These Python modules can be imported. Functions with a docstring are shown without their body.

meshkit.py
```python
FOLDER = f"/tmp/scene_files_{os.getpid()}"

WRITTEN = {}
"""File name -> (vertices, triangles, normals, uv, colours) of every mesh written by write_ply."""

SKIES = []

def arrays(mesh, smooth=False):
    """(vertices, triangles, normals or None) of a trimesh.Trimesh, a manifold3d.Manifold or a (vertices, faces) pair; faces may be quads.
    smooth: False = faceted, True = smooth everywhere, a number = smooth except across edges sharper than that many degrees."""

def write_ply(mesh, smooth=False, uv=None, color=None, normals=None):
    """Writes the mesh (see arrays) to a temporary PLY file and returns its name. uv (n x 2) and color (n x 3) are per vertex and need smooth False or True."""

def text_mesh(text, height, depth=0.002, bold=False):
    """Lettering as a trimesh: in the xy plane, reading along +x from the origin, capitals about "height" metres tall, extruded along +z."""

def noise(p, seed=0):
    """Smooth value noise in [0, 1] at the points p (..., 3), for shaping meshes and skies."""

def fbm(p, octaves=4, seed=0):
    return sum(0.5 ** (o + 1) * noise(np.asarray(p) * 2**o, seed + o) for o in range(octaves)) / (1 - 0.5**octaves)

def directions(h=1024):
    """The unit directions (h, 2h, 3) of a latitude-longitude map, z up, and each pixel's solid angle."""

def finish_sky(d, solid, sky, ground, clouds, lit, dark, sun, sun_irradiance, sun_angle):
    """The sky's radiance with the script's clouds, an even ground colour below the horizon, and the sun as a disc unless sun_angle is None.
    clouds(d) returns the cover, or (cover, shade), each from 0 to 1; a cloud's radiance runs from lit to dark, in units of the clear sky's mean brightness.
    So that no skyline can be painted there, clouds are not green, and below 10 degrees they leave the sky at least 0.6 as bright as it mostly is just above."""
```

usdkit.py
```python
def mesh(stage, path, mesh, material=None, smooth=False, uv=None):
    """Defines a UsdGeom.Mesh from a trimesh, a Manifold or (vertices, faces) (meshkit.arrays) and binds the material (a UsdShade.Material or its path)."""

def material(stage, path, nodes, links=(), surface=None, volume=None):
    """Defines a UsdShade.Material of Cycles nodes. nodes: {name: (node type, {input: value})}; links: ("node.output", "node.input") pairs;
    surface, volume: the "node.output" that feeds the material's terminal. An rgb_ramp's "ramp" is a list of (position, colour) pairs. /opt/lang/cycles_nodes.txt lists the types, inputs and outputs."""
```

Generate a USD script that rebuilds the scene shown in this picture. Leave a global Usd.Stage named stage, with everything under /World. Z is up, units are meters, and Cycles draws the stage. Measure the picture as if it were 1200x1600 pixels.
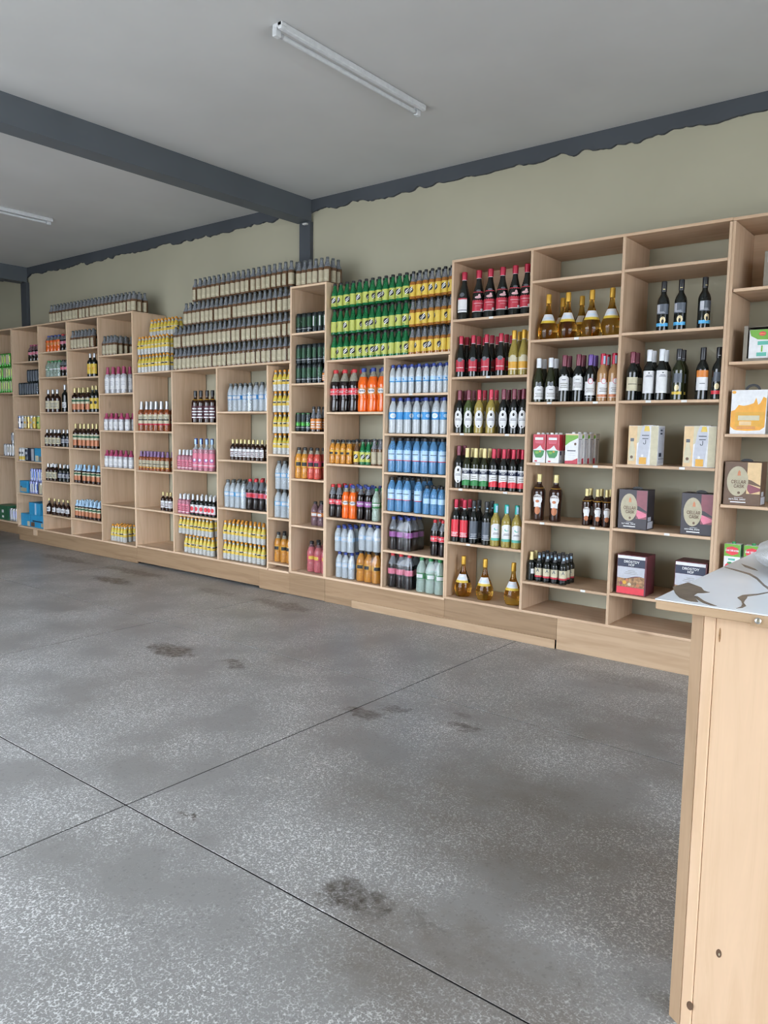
import math, random, numpy as np, trimesh, usdkit, meshkit
from pxr import Usd, UsdGeom, UsdLux, UsdShade, Sdf, Gf
from shapely.geometry import Polygon, box as sbox

stage = Usd.Stage.CreateInMemory()
UsdGeom.SetStageUpAxis(stage, 'Z'); UsdGeom.SetStageMetersPerUnit(stage, 1.0)
UsdGeom.Xform.Define(stage, '/World'); UsdGeom.Scope.Define(stage, '/World/Looks')
rng = random.Random(7)

# ---------------------------------------------------------------- camera, sky, exposure
YAW, PITCH, ROLL = .669, .106, .0153
EYE = (3.233, -4.858, 1.5)
EXPOSURE = -1.7
fw = np.array([-math.sin(YAW)*math.cos(PITCH), math.cos(YAW)*math.cos(PITCH), -math.sin(PITCH)])
rt0 = np.array([math.cos(YAW), math.sin(YAW), 0]); up0 = np.cross(rt0, fw)
rt = rt0*math.cos(ROLL)+up0*math.sin(ROLL); up = -rt0*math.sin(ROLL)+up0*math.cos(ROLL)
cam = UsdGeom.Camera.Define(stage, '/World/camera')
m4 = Gf.Matrix4d(*[float(x) for x in (*rt, 0, *up, 0, *(-fw), 0, *EYE, 1)])
cam.AddTransformOp().Set(m4)
cam.CreateHorizontalApertureAttr(36.0); cam.CreateVerticalApertureAttr(48.0)
cam.CreateFocalLengthAttr(36.0)                       # 1200 px focal length over 1200 px of width
cam.CreateClippingRangeAttr(Gf.Vec2f(0.05, 500)); cam.CreateExposureAttr(EXPOSURE)

dome = UsdLux.DomeLight.Define(stage, '/World/sky')
dome.CreateIntensityAttr(9.0); dome.CreateColorAttr(Gf.Vec3f(.88, .97, 1.09))

sun = UsdLux.DistantLight.Define(stage, '/World/sun')        # behind the shop, it lights the forecourt only
sun.CreateIntensityAttr(26.0); sun.CreateAngleAttr(.53); sun.CreateColorAttr(Gf.Vec3f(1.0, .95, .86)); sun.AddRotateXYZOp().Set(Gf.Vec3f(-38, -8, 0))

# ---------------------------------------------------------------- helpers
used = {}
def numbered(parent, name):
    key = f'{parent}/{name}'; n = used.get(key, 0); used[key] = n+1
    return f'{key}_{n:03d}' if n else key
def tag(p, label=None, cat=None, group=None, kind=None):
    for k, v in (('label', label), ('category', cat), ('group', group), ('kind', kind)):
        if v: p.SetCustomDataByKey(k, v)
    return p
def obj(name, mesh, mat, parent=None, smooth=False):
    base = str(parent.GetPath()) if parent is not None else '/World'
    return usdkit.mesh(stage, numbered(base, name), mesh, M[mat], smooth).GetPrim()
def thing(name, label, cat, loc=(0, 0, 0), rz=0, group=None, kind=None):
    x = UsdGeom.Xform.Define(stage, numbered('/World', name))
    x.AddTranslateOp().Set(Gf.Vec3d(*map(float, loc))); x.AddRotateZOp().Set(float(rz))
    return tag(x.GetPrim(), label, cat, group, kind)
def dup(root, label, loc, rz=0, group=None):
    name = root.GetName()
    if name[-4:-3] == '_' and name[-3:].isdigit(): name = name[:-4]
    cat = root.GetCustomDataByKey('category')
    r = thing(name, label, cat, loc, rz, group)
    r.GetReferences().AddInternalReference(root.GetPath()); r.SetInstanceable(True)
    return r
def bx(x0, x1, y0, y1, z0, z1):
    b = trimesh.creation.box([x1-x0, y1-y0, z1-z0]); b.apply_translation([(x0+x1)/2, (y0+y1)/2, (z0+z1)/2]); return b
def rbx(x0, x1, y0, y1, z0, z1, c=.002):
    """A box with small chamfers on all its edges."""
    pts = []
    for x, sx in ((x0, 1), (x1, -1)):
        for y, sy in ((y0, 1), (y1, -1)):
            for z, sz in ((z0, 1), (z1, -1)):
                pts += [(x+sx*c, y+sy*c, z), (x+sx*c, y, z+sz*c), (x, y+sy*c, z+sz*c)]
    return trimesh.convex.convex_hull(np.array(pts))
def cat(*ms): return trimesh.util.concatenate([trimesh.Trimesh(*m, process=False) if isinstance(m, tuple) else m for m in ms])
def lathe(prof, n=18):
    """A closed solid of revolution from (radius, z) pairs, bottom to top."""
    prof = [(max(r, 1e-5), z) for r, z in prof]
    a = np.arange(n)*2*math.pi/n
    v = [(r*math.sin(t), -r*math.cos(t), z) for r, z in prof for t in a]
    f = []
    for i in range(len(prof)-1):
        for j in range(n):
            k = (j+1) % n
            f += [(i*n+j, i*n+k, (i+1)*n+k), (i*n+j, (i+1)*n+k, (i+1)*n+j)]
    b, t = len(v), len(v)+1
    v += [(0, 0, prof[0][1]), (0, 0, prof[-1][1])]
    for j in range(n):
        k = (j+1) % n
        f += [(b, k, j), (t, (len(prof)-1)*n+j, (len(prof)-1)*n+k)]
    return np.array(v), np.array(f)
def cut(prof, z0, z1):
    """The part of a profile between two heights."""
    z = [p[1] for p in prof]; r = [p[0] for p in prof]
    out = [(float(np.interp(z0, z, r)), z0)] + [p for p in prof if z0 < p[1] < z1] + [(float(np.interp(z1, z, r)), z1)]
    return out
def patch(prof, a0, a1, lo, hi, na=10, nz=1, off=.0006):
    """Printed paper on a bottle: follows its profile between two angles (degrees, 0 = front) and two heights (numbers or functions of u in 0..1)."""
    z_, r_ = [p[1] for p in prof], [p[0] for p in prof]
    lo = lo if callable(lo) else (lambda u, c=lo: c); hi = hi if callable(hi) else (lambda u, c=hi: c)
    v, f = [], []
    for i in range(na+1):
        u = i/na; a = math.radians(a0+(a1-a0)*u)
        for k in range(nz+1):
            z = lo(u)+(hi(u)-lo(u))*k/nz; r = float(np.interp(z, z_, r_))+off
            v.append((r*math.sin(a), -r*math.cos(a), z))
    for i in range(na):
        for k in range(nz):
            p, q = i*(nz+1)+k, (i+1)*(nz+1)+k
            f += [(p, q, q+1), (p, q+1, p+1)]
    return np.array(v), np.array(f)
_text = {}
def text(t, h, bold=True):
    if (t, bold) not in _text:
        m = meshkit.text_mesh(t, 1.0, .02, bold); m.apply_translation([-(m.bounds[0][0]+m.bounds[1][0])/2, 0, 0]); _text[(t, bold)] = m
    m = _text[(t, bold)].copy(); m.apply_scale([h, h, .0003/.02]); return m
def on_bottle(t, h, r, z, a=0, wide=1.0):
    m = text(t, h); v = m.vertices.copy(); ang = math.radians(a)+v[:, 0]*wide/r; rr = r+.0011+v[:, 2]
    return np.stack([rr*np.sin(ang), -rr*np.cos(ang), z+v[:, 1]], 1), m.faces
def on_front(t, h, x, y, z, wide=1.0, bold=True):
    m = text(t, h, bold); v = m.vertices
    return np.stack([x+v[:, 0]*wide, y-.0008-v[:, 2], z+v[:, 1]], 1), m.faces
def plate(poly, y, d=.0007):
    """A flat printed shape (x, z polygon) lying on a face that looks to -y."""
    m = trimesh.creation.extrude_polygon(Polygon(poly), d, engine='earcut'); v = m.vertices
    return np.stack([v[:, 0], y-v[:, 2], v[:, 1]], 1), m.faces[:, ::-1][:, ::-1]
def plate_x(poly, x, d=.0007):
    m = trimesh.creation.extrude_polygon(Polygon(poly), d, engine='earcut'); v = m.vertices
    return np.stack([x+v[:, 2], v[:, 0], v[:, 1]], 1), m.faces
def ell(cx, cz, a, b, n=20): return [(cx+a*math.cos(t), cz+b*math.sin(t)) for t in np.linspace(0, 2*math.pi, n, endpoint=False)]
def rect(x0, x1, z0, z1): return [(x0, z0), (x1, z0), (x1, z1), (x0, z1)]

# ---------------------------------------------------------------- materials
M = {}
def mat(name, nodes, links=(), surface='p.BSDF'):
    M[name] = usdkit.material(stage, f'/World/Looks/{name}', nodes, links, surface=surface)
def plain(name, color, rough=.5, metallic=0, spec=.5, coat=0, noise=.06, scale=40):
    """A painted or moulded surface with a slight mottle."""
    lo = tuple(c*(1-noise) for c in color); hi = tuple(min(1, c*(1+noise)) for c in color)
    mat(name, {'g': ('texture_coordinate', {}), 'n': ('noise_texture', {'scale': scale, 'detail': 2}), 'r': ('rgb_ramp', {'ramp': [(.3, lo), (.7, hi)]}),
               'p': ('principled_bsdf', {'roughness': rough, 'metallic': metallic, 'specular_ior_level': spec, 'coat_weight': coat})},
        [('g.object', 'n.vector'), ('n.fac', 'r.fac'), ('r.color', 'p.base_color')])
def clear(name, color, opacity, rough=.08, tint=(1, 1, 1)):
    """Thin clear plastic or glass with what it holds: lets part of the light straight through."""
    mat(name, {'p': ('principled_bsdf', {'base_color': color, 'roughness': rough, 'specular_ior_level': .6}), 't': ('transparent_bsdf', {'color': tint}),
               'fr': ('layer_weight', {'blend': .35}), 'mr': ('map_range', {'from_min': 0, 'from_max': 1, 'to_min': opacity, 'to_max': min(1, opacity+.45)}), 'm': ('mix_closure', {})},
        [('fr.facing', 'mr.value'), ('mr.result', 'm.fac'), ('t.BSDF', 'm.closure1'), ('p.BSDF', 'm.closure2')], surface='m.closure')
def wood(name, axis, light, dark, rough=.6, knots=.35):
    sc = {'x': (1.1, 16, 16), 'z': (16, 16, 1.1), 'y': (16, 1.1, 16)}[axis]
    kn = {'x': (1.3, 4, 4), 'z': (4, 4, 1.3), 'y': (4, 1.3, 4)}[axis]
    mat(name, {'g': ('geometry', {}), 'oi': ('object_info', {}), 'mp': ('mapping', {'scale': sc}), 'n': ('noise_texture', {'scale': 1.3, 'detail': 5, 'roughness': .6, 'distortion': .8}),
               'r': ('rgb_ramp', {'ramp': [(.30, dark), (.55, light), (.75, tuple(min(1, c*1.06) for c in light))]}),
               'm2': ('mapping', {'scale': kn}), 'v': ('voronoi_texture', {'scale': .9}), 'kr': ('map_range', {'from_min': .03, 'from_max': .085, 'to_min': knots, 'to_max': 0.0}),
               'km': ('mix', {'color2': (.16, .075, .03)}),
               'vr': ('map_range', {'to_min': .90, 'to_max': 1.06}), 'mul': ('vector_math', {'math_type': 'scale'}),
               'b': ('bump', {'strength': .12, 'distance': .002}), 'p': ('principled_bsdf', {'roughness': rough, 'specular_ior_level': .3})},
        [('g.position', 'mp.vector'), ('mp.vector', 'n.vector'), ('n.fac', 'r.fac'), ('g.position', 'm2.vector'), ('m2.vector', 'v.vector'), ('v.distance', 'kr.value'),
         ('kr.result', 'km.fac'), ('r.color', 'km.color1'), ('oi.random', 'vr.value'), ('km.color', 'mul.vector1'), ('vr.result', 'mul.scale'), ('mul.vector', 'p.base_color'),
         ('n.fac', 'b.height'), ('b.normal', 'p.normal')])
for ax in 'xyz':
    wood('pine_'+ax, ax, (.71, .515, .355), (.63, .44, .285)); wood('amber_pine_'+ax, ax, (.585, .41, .275), (.51, .34, .215))  # wine units use the darker tone: partly timber, partly shade put into the colour
wood('post_pine', 'z', (.47, .315, .195), (.41, .27, .16))
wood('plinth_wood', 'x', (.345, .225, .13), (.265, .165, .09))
wood('counter_pine', 'z', (.66, .46, .305), (.59, .395, .245), .5, .85)
wood('counter_edge', 'x', (.50, .345, .215), (.42, .275, .16), .5)

def wall_paint(name, color, bump=.15, rough=.75, var=.05):
    lo = tuple(c*(1-var) for c in color); hi = tuple(c*(1+var) for c in color)
    mat(name, {'g': ('geometry', {}), 'n': ('noise_texture', {'scale': 1.2, 'detail': 4}), 'r': ('rgb_ramp', {'ramp': [(.3, lo), (.7, hi)]}),
               'n2': ('noise_texture', {'scale': 90, 'detail': 3}), 'b': ('bump', {'strength': bump, 'distance': .003}),
               'p': ('principled_bsdf', {'roughness': rough, 'specular_ior_level': .25})},
        [('g.position', 'n.vector'), ('n.fac', 'r.fac'), ('r.color', 'p.base_color'), ('g.position', 'n2.vector'), ('n2.fac', 'b.height'), ('b.normal', 'p.normal')])
wall_paint('wall_cream', (.42, .396, .297))
wall_paint('ceiling_white', (.56, .56, .55), .08)
wall_paint('beam_slate', (.070, .078, .090), .1, .6, .12)
wall_paint('beam_steel', (.115, .130, .145), .1, .5, .1)  # same slate paint made lighter: side light on the cross beams, in the colour
wall_paint('joint_dark', (.012, .011, .011))
wall_paint('outside_paving', (.50, .48, .45))

STAINS = [(1.72, -3.10, .12, .085, .85), (-1.03, -1.76, .24, .11, .95), (-.49, -1.71, .14, .06, .8), (-3.43, -.70, .36, .11, 1.0), (-3.64, -.30, .55, .11, .85), (-1.45, -.33, .40, .12, .7),
          (.72, -1.81, .14, .08, .8), (.80, -1.66, .08, .05, .75), (1.2, -1.63, .09, .06, .75), (.90, -3.06, .022, .016, 1.0), (-2.26, -.36, .30, .10, .55), (1.97, -3.03, .06, .03, .3), (-4.9, -.35, .6, .12, .75), (1.6, -.35, .5, .12, .3), (1.12, -1.5, .08, .04, .5)]
nodes = {'g': ('geometry', {}), 'n1': ('noise_texture', {'scale': .9, 'detail': 5, 'roughness': .6}), 'r1': ('rgb_ramp', {'ramp': [(.30, (.228, .221, .212)), (.5, (.246, .240, .233)), (.72, (.268, .263, .257))]}),
         'v': ('voronoi_texture', {'scale': 150}), 'vs': ('separate_color', {}), 'g1': ('map_range', {'from_min': .80, 'from_max': .97, 'to_min': 0, 'to_max': .20}), 'vd': ('map_range', {'from_min': .28, 'from_max': .42, 'to_min': 1, 'to_max': 0}),
         'gm': ('math', {'math_type': 'multiply'}), 'n3': ('noise_texture', {'scale': 2.2, 'detail': 3}), 'n3r': ('map_range', {'from_min': .36, 'from_max': .70}), 'gm2': ('math', {'math_type': 'multiply'}),
         'mx': ('mix', {'color2': (.62, .62, .61)}), 'v2': ('voronoi_texture', {'scale': 120}), 'vs2': ('separate_color', {}), 'd1': ('map_range', {'from_min': .88, 'from_max': .98, 'to_min': 0, 'to_max': .22}), 'mxd': ('mix', {'color2': (.06, .06, .06)}),
         'nd': ('noise_texture', {'scale': 9, 'detail': 5, 'roughness': .7}), 'nds': ('vector_math', {'math_type': 'scale', 'scale': .34}), 'ndo': ('vector_math', {'math_type': 'subtract', 'vector2': (.17, .17, .17)}), 'pd': ('vector_math', {'math_type': 'add'}),
         'mst': ('mix', {'color2': (.055, .044, .034)}), 'rr': ('map_range', {'from_min': .3, 'from_max': .7, 'to_min': .33, 'to_max': .43}), 'p': ('principled_bsdf', {'specular_ior_level': .5}),
         'b': ('bump', {'strength': .06, 'distance': .002})}
links = [('g.position', 'n1.vector'), ('n1.fac', 'r1.fac'), ('g.position', 'v.vector'), ('v.color', 'vs.color'), ('vs.r', 'g1.value'), ('v.distance', 'vd.value'), ('g1.result', 'gm.value1'), ('vd.result', 'gm.value2'),
         ('g.position', 'n3.vector'), ('n3.fac', 'n3r.value'), ('gm.value', 'gm2.value1'), ('n3r.result', 'gm2.value2'), ('r1.color', 'mx.color1'), ('gm2.value', 'mx.fac'),
         ('g.position', 'v2.vector'), ('v2.color', 'vs2.color'), ('vs2.g', 'd1.value'), ('d1.result', 'mxd.fac'), ('mx.color', 'mxd.color1'),
         ('g.position', 'nd.vector'), ('nd.color', 'nds.vector1'), ('nds.vector', 'ndo.vector1'), ('g.position', 'pd.vector1'), ('ndo.vector', 'pd.vector2'), ('mxd.color', 'mst.color1'), ('mst.color', 'p.base_color'),
         ('n1.fac', 'rr.value'), ('rr.result', 'p.roughness'), ('v2.distance', 'b.height'), ('b.normal', 'p.normal')]
DIRT_SHADE = [(2.15, -3.18, .55, .34, .62), (1.85, -2.3, .9, .6, .5), (2.0, -1.2, 1.1, .6, .42)]  # brown floor dirt plus the soft shadow by the counter, painted into the colour
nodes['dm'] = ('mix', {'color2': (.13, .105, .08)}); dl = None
for i, (sx, sy, a, b_, s) in enumerate(DIRT_SHADE):
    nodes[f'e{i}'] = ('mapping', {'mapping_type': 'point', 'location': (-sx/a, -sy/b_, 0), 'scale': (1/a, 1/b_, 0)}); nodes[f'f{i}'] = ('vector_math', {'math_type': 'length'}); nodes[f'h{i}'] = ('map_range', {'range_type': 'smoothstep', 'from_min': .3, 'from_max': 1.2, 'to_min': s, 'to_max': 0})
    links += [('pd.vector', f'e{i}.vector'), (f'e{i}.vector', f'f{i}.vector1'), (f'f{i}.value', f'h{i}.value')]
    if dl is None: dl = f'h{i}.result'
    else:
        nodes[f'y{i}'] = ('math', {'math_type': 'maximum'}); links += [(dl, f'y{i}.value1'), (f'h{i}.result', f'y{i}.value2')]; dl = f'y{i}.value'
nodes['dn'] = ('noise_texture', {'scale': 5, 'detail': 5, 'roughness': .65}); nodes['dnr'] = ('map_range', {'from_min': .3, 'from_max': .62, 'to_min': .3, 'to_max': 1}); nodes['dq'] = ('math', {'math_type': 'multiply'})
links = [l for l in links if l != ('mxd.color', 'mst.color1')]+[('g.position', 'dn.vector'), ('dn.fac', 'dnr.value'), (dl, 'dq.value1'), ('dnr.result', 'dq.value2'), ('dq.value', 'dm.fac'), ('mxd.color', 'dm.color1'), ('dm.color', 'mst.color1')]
last = None
for i, (sx, sy, a, b_, s) in enumerate(STAINS):
    nodes[f's{i}'] = ('mapping', {'mapping_type': 'point', 'location': (-sx/a, -sy/b_, 0), 'scale': (1/a, 1/b_, 0)})
    nodes[f'l{i}'] = ('vector_math', {'math_type': 'length'}); nodes[f'k{i}'] = ('map_range', {'range_type': 'smoothstep', 'from_min': .55, 'from_max': 1.15, 'to_min': s, 'to_max': 0})
    links += [('pd.vector', f's{i}.vector'), (f's{i}.vector', f'l{i}.vector1'), (f'l{i}.value', f'k{i}.value')]
    if last is None: last = f'k{i}.result'
    else:
        nodes[f'x{i}'] = ('math', {'math_type': 'maximum'}); links += [(last, f'x{i}.value1'), (f'k{i}.result', f'x{i}.value2')]; last = f'x{i}.value'
nodes['nq'] = ('noise_texture', {'scale': 30, 'detail': 4, 'roughness': .7}); nodes['nqr'] = ('map_range', {'from_min': .34, 'from_max': .6, 'to_min': .25, 'to_max': 1}); nodes['sq'] = ('math', {'math_type': 'multiply'})
links += [('g.position', 'nq.vector'), ('nq.fac', 'nqr.value'), (last, 'sq.value1'), ('nqr.result', 'sq.value2'), ('sq.value', 'mst.fac')]
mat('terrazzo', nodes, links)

# bottle glass, plastics, inks
plain('dark_glass', (.008, .010, .009), .10, spec=.6); plain('olive_glass', (.020, .024, .009), .10, spec=.6); plain('brown_glass', (.028, .010, .006), .1, spec=.6)
clear('pale_wine', (.34, .26, .06), .9, .17); clear('green_wine', (.07, .10, .03), .9, .17); mat('gold_wine', {'p': ('principled_bsdf', {'base_color': (.82, .50, .10), 'roughness': 0.0, 'transmission_weight': 1.0, 'ior': 1.36, 'specular_ior_level': .6})}); clear('neck_clear', (.36, .34, .27), 0.78, 0.08)
clear('rose_wine', (.42, .23, .10), .9, .17); clear('green_plastic', (.012, .17, .055), 0.82, 0.08); clear('whisky', (.15, .075, .035), 0.82, 0.15); clear('clear_glass', (.40, .42, .44), 0.88, 0.08); clear('smoky_glass', (.21, .225, .25), 0.78, 0.08)
clear('water_plastic', (.50, .54, .57), 0.88, .17); clear('blue_plastic', (.10, .27, .50), 0.79, .17); mat('wrap_film', {'p': ('glossy_bsdf', {'color': (.9, .92, .95), 'roughness': .16}), 't': ('transparent_bsdf', {'color': (.96, .97, .98)}), 'fr': ('layer_weight', {'blend': .25}),
    'mr': ('map_range', {'from_min': 0, 'from_max': 1, 'to_min': .035, 'to_max': .25}), 'm': ('mix_closure', {})}, [('fr.facing', 'mr.value'), ('mr.result', 'm.fac'), ('t.BSDF', 'm.closure1'), ('p.BSDF', 'm.closure2')], surface='m.closure'); clear('lemon_soda', (.40, .50, .43), 0.78, .17); clear('grey_wrap', (.16, .16, .16), .62, .15); clear('bag_film', (.60, .60, .60), .72, .4)
clear('cloudy_tonic', (.50, .50, .48), 0.88, .17); clear('amber_spirit', (.30, .075, .022), 0.8, 0.08); clear('pink_spirit', (.48, .19, .25), 0.8, 0.08); clear('vodka', (.50, .50, .53), 0.88, 0.08); clear('ginger', (.42, .165, .03), 0.8, 0.08)
clear('orange_pulp', (.62, .26, .035), .85); clear('red_pulp', (.62, .085, .06), .85); clear('pink_pulp', (.60, .15, .17), .75); clear('plum_clear', (.22, .12, .14), 0.78, 0.08)
mat('film_soft', {'p': ('glossy_bsdf', {'color': (.7, .74, .78), 'roughness': .22}), 't': ('transparent_bsdf', {'color': (.90, .91, .92)}), 'm': ('mix_closure', {'fac': .035})}, [('t.BSDF', 'm.closure1'), ('p.BSDF', 'm.closure2')], surface='m.closure')
plain('cola', (.012, .006, .006), .1, spec=.6); plain('orange_soda', (.80, .13, .012), .12, spec=.6)
plain('red_ink', (.46, .022, .045), .45); plain('cola_red', (.66, .03, .05), .35); plain('white_paper', (.70, .70, .71), .5); plain('cream_paper', (.56, .51, .36), .55); plain('kraft_cream', (.42, .37, .255), .5)
plain('black_ink', (.012, .012, .015), .5); plain('navy', (.012, .018, .05), .4); plain('orange_ink', (.62, .20, .03), .45); plain('amber_ink', (.66, .34, .03), .45); plain('yellow_ink', (.66, .46, .055), .4); plain('lime_ink', (.46, .50, .10), .4)
plain('green_ink', (.03, .22, .06), .45); plain('leaf_green', (.14, .36, .03), .45); plain('teal_ink', (.10, .42, .33), .45); plain('blue_ink', (.03, .26, .60), .4); plain('sky_ink', (.09, .42, .75), .4); plain('pale_blue_ink', (.42, .62, .82), .4)
plain('purple_ink', (.33, .09, .33), .4); plain('pink_ink', (.66, .18, .26), .4); plain('grey_ink', (.10, .11, .13), .45); plain('grey_label', (.085, .10, .125), .4); plain('copper_ink', (.46, .17, .08), .4, .2); plain('maroon', (.075, .018, .03), .4); plain('rosewood', (.22, .055, .075), .4); plain('dark_plum', (.022, .016, .024), .4)
plain('foil_red', (.42, .02, .05), .3, .3); plain('foil_gold', (.60, .34, .04), .35, .4); plain('foil_cream', (.62, .52, .24), .35, .3); plain('foil_silver', (.58, .60, .64), .3, .5); plain('foil_black', (.015, .015, .018), .3); plain('foil_plum', (.16, .03, .05), .3, .2); plain('foil_purple', (.12, .06, .26), .3, .2); plain('foil_white', (.68, .70, .74), .3); plain('foil_teal', (.02, .33, .28), .35, .2)
plain('cap_black', (.018, .018, .02), .4); plain('cap_red', (.60, .03, .04), .4); plain('cap_blue', (.03, .06, .30), .4); plain('cap_green', (.03, .26, .08), .4); plain('cap_yellow', (.74, .44, .06), .4); plain('cap_orange', (.72, .30, .02), .4); plain('cap_pink', (.40, .06, .14), .35); plain('cap_lilac', (.24, .14, .30), .35); plain('cap_grey', (.10, .11, .11), .4)
plain('can_black', (.014, .02, .022), .25, .4); plain('can_green', (.05, .30, .03), .25, .4); plain('can_dark_green', (.012, .06, .022), .3, .3); plain('can_silver', (.50, .50, .52), .25, .7); plain('can_gold', (.55, .40, .12), .25, .6); plain('can_blue', (.05, .12, .42), .25, .5); plain('can_lilac', (.35, .38, .68), .3, .4); plain('can_lime', (.36, .48, .06), .3, .3)
plain('box_cyan', (.03, .30, .56), .45); plain('box_green', (.02, .11, .05), .5); plain('box_brown', (.13, .075, .045), .5); plain('box_grey', (.30, .29, .27), .6); plain('box_kraft', (.22, .19, .15), .65); plain('box_wine', (.10, .012, .022), .4); plain('handle_black', (.012, .012, .014), .5); plain('box_orange', (.74, .34, .03), .45); plain('box_peach', (.66, .46, .24), .45); plain('silver_side', (.46, .47, .52), .45)
plain('tube_white', (.62, .64, .66), .35); plain('batten_white', (.66, .68, .70), .45); plain('chrome', (.75, .74, .70), .15, 1.0); plain('dark_steel', (.08, .08, .09), .5, .6)
plain('marble_white', (.86, .91, .98), .22, noise=.03, scale=6); plain('marble_vein', (.16, .12, .09), .3, noise=.3, scale=25)
plain('tag_white', (.70, .70, .68), .5); plain('gold_ink', (.60, .50, .30), .35, .3)
plain('food_ink', (.30, .16, .07), .5, noise=.6, scale=60); plain('pink_paper_l', (.62, .36, .38), .5); plain('pink_paper', (.60, .06, .12), .5)

# ---------------------------------------------------------------- the room
WALL_Y, CEIL = .44, 3.585
def struct(name, mesh, m, parent=None, smooth=False):
    p = obj(name, mesh, m, parent, smooth)
    if parent is None: tag(p, kind='structure')
    return p
floor = UsdGeom.Xform.Define(stage, '/World/floor').GetPrim(); tag(floor, kind='structure')
XJ = [-11, -8.89, -6.51, -4.13, -1.75, .63, 3.01, 5.39, 5.6]; YJ = [-5.9, -5.025, -3.195, -1.365, .44]
for i in range(len(XJ)-1):
    for j in range(len(YJ)-1):
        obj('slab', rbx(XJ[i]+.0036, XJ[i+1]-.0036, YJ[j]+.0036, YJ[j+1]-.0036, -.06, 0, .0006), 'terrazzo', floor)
obj('joint_filler', bx(-11, 5.6, -5.9, .44, -.08, -.0022), 'joint_dark', floor)
struct('wall_back', bx(-11.2, 5.8, WALL_Y, .64, -.08, CEIL+.1), 'wall_cream')
struct('ceiling', bx(-11.2, 5.8, -6.1, WALL_Y, CEIL, CEIL+.15), 'ceiling_white')
struct('wall_left', bx(-11.2, -11, -6.1, WALL_Y, -.08, CEIL), 'wall_cream')
struct('wall_right', cat(bx(5.6, 5.8, -1.1, WALL_Y, -.08, CEIL), bx(5.6, 5.8, -5.9, -5.8, -.08, CEIL), bx(5.6, 5.8, -5.8, -1.1, 2.9, CEIL)), 'wall_cream')   # with a wide open doorway
OPEN = [(-4.5, 1.1)]                      # the open shop front behind the camera
fr = [bx(-11, 5.8, -6.1, -5.9, 3.1, CEIL)]; xs = -11
for a, b in OPEN: fr.append(bx(xs, a, -6.1, -5.9, -.08, 3.1)); xs = b
fr.append(bx(xs, 5.8, -6.1, -5.9, -.08, 3.1))
struct('wall_front', cat(*fr), 'wall_cream')
struct('ground', cat(bx(-40, 40, -60, -6.1, -.25, -.1), bx(5.8, 40, -6.1, 20, -.25, -.1)), 'outside_paving')

def ragged(x0, x1, y0, y1, zlo, ztop, amp, seed, step=.03):
    """A painted band whose lower edge is uneven."""
    xs = np.arange(x0, x1+step, step); n = meshkit.fbm(np.stack([xs*11, xs*0+seed, xs*0], -1), 4, seed)
    n2 = meshkit.noise(np.stack([xs*.9, xs*0, xs*0+3], -1), seed+5)
    low = zlo-(n-.5)*amp*(.5+n2)
    v, f = [], []
    for x, z in zip(xs, low): v += [(x, y0, z), (x, y0, ztop), (x, y1, z), (x, y1, ztop)]
    for i in range(len(xs)-1):
        a, b = 4*i, 4*i+4
        f += [(a, b, b+1), (a, b+1, a+1), (a+2, b+3, b+2), (a+2, a+3, b+3), (a, a+2, b+2), (a, b+2, b), (a+1, b+1, b+3), (a+1, b+3, a+3)]
    return np.array(v), np.array(f)
struct('trim_1', ragged(-11, 5.58, .415, WALL_Y, 3.478, CEIL, .05, 11, .02), 'beam_slate')
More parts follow.
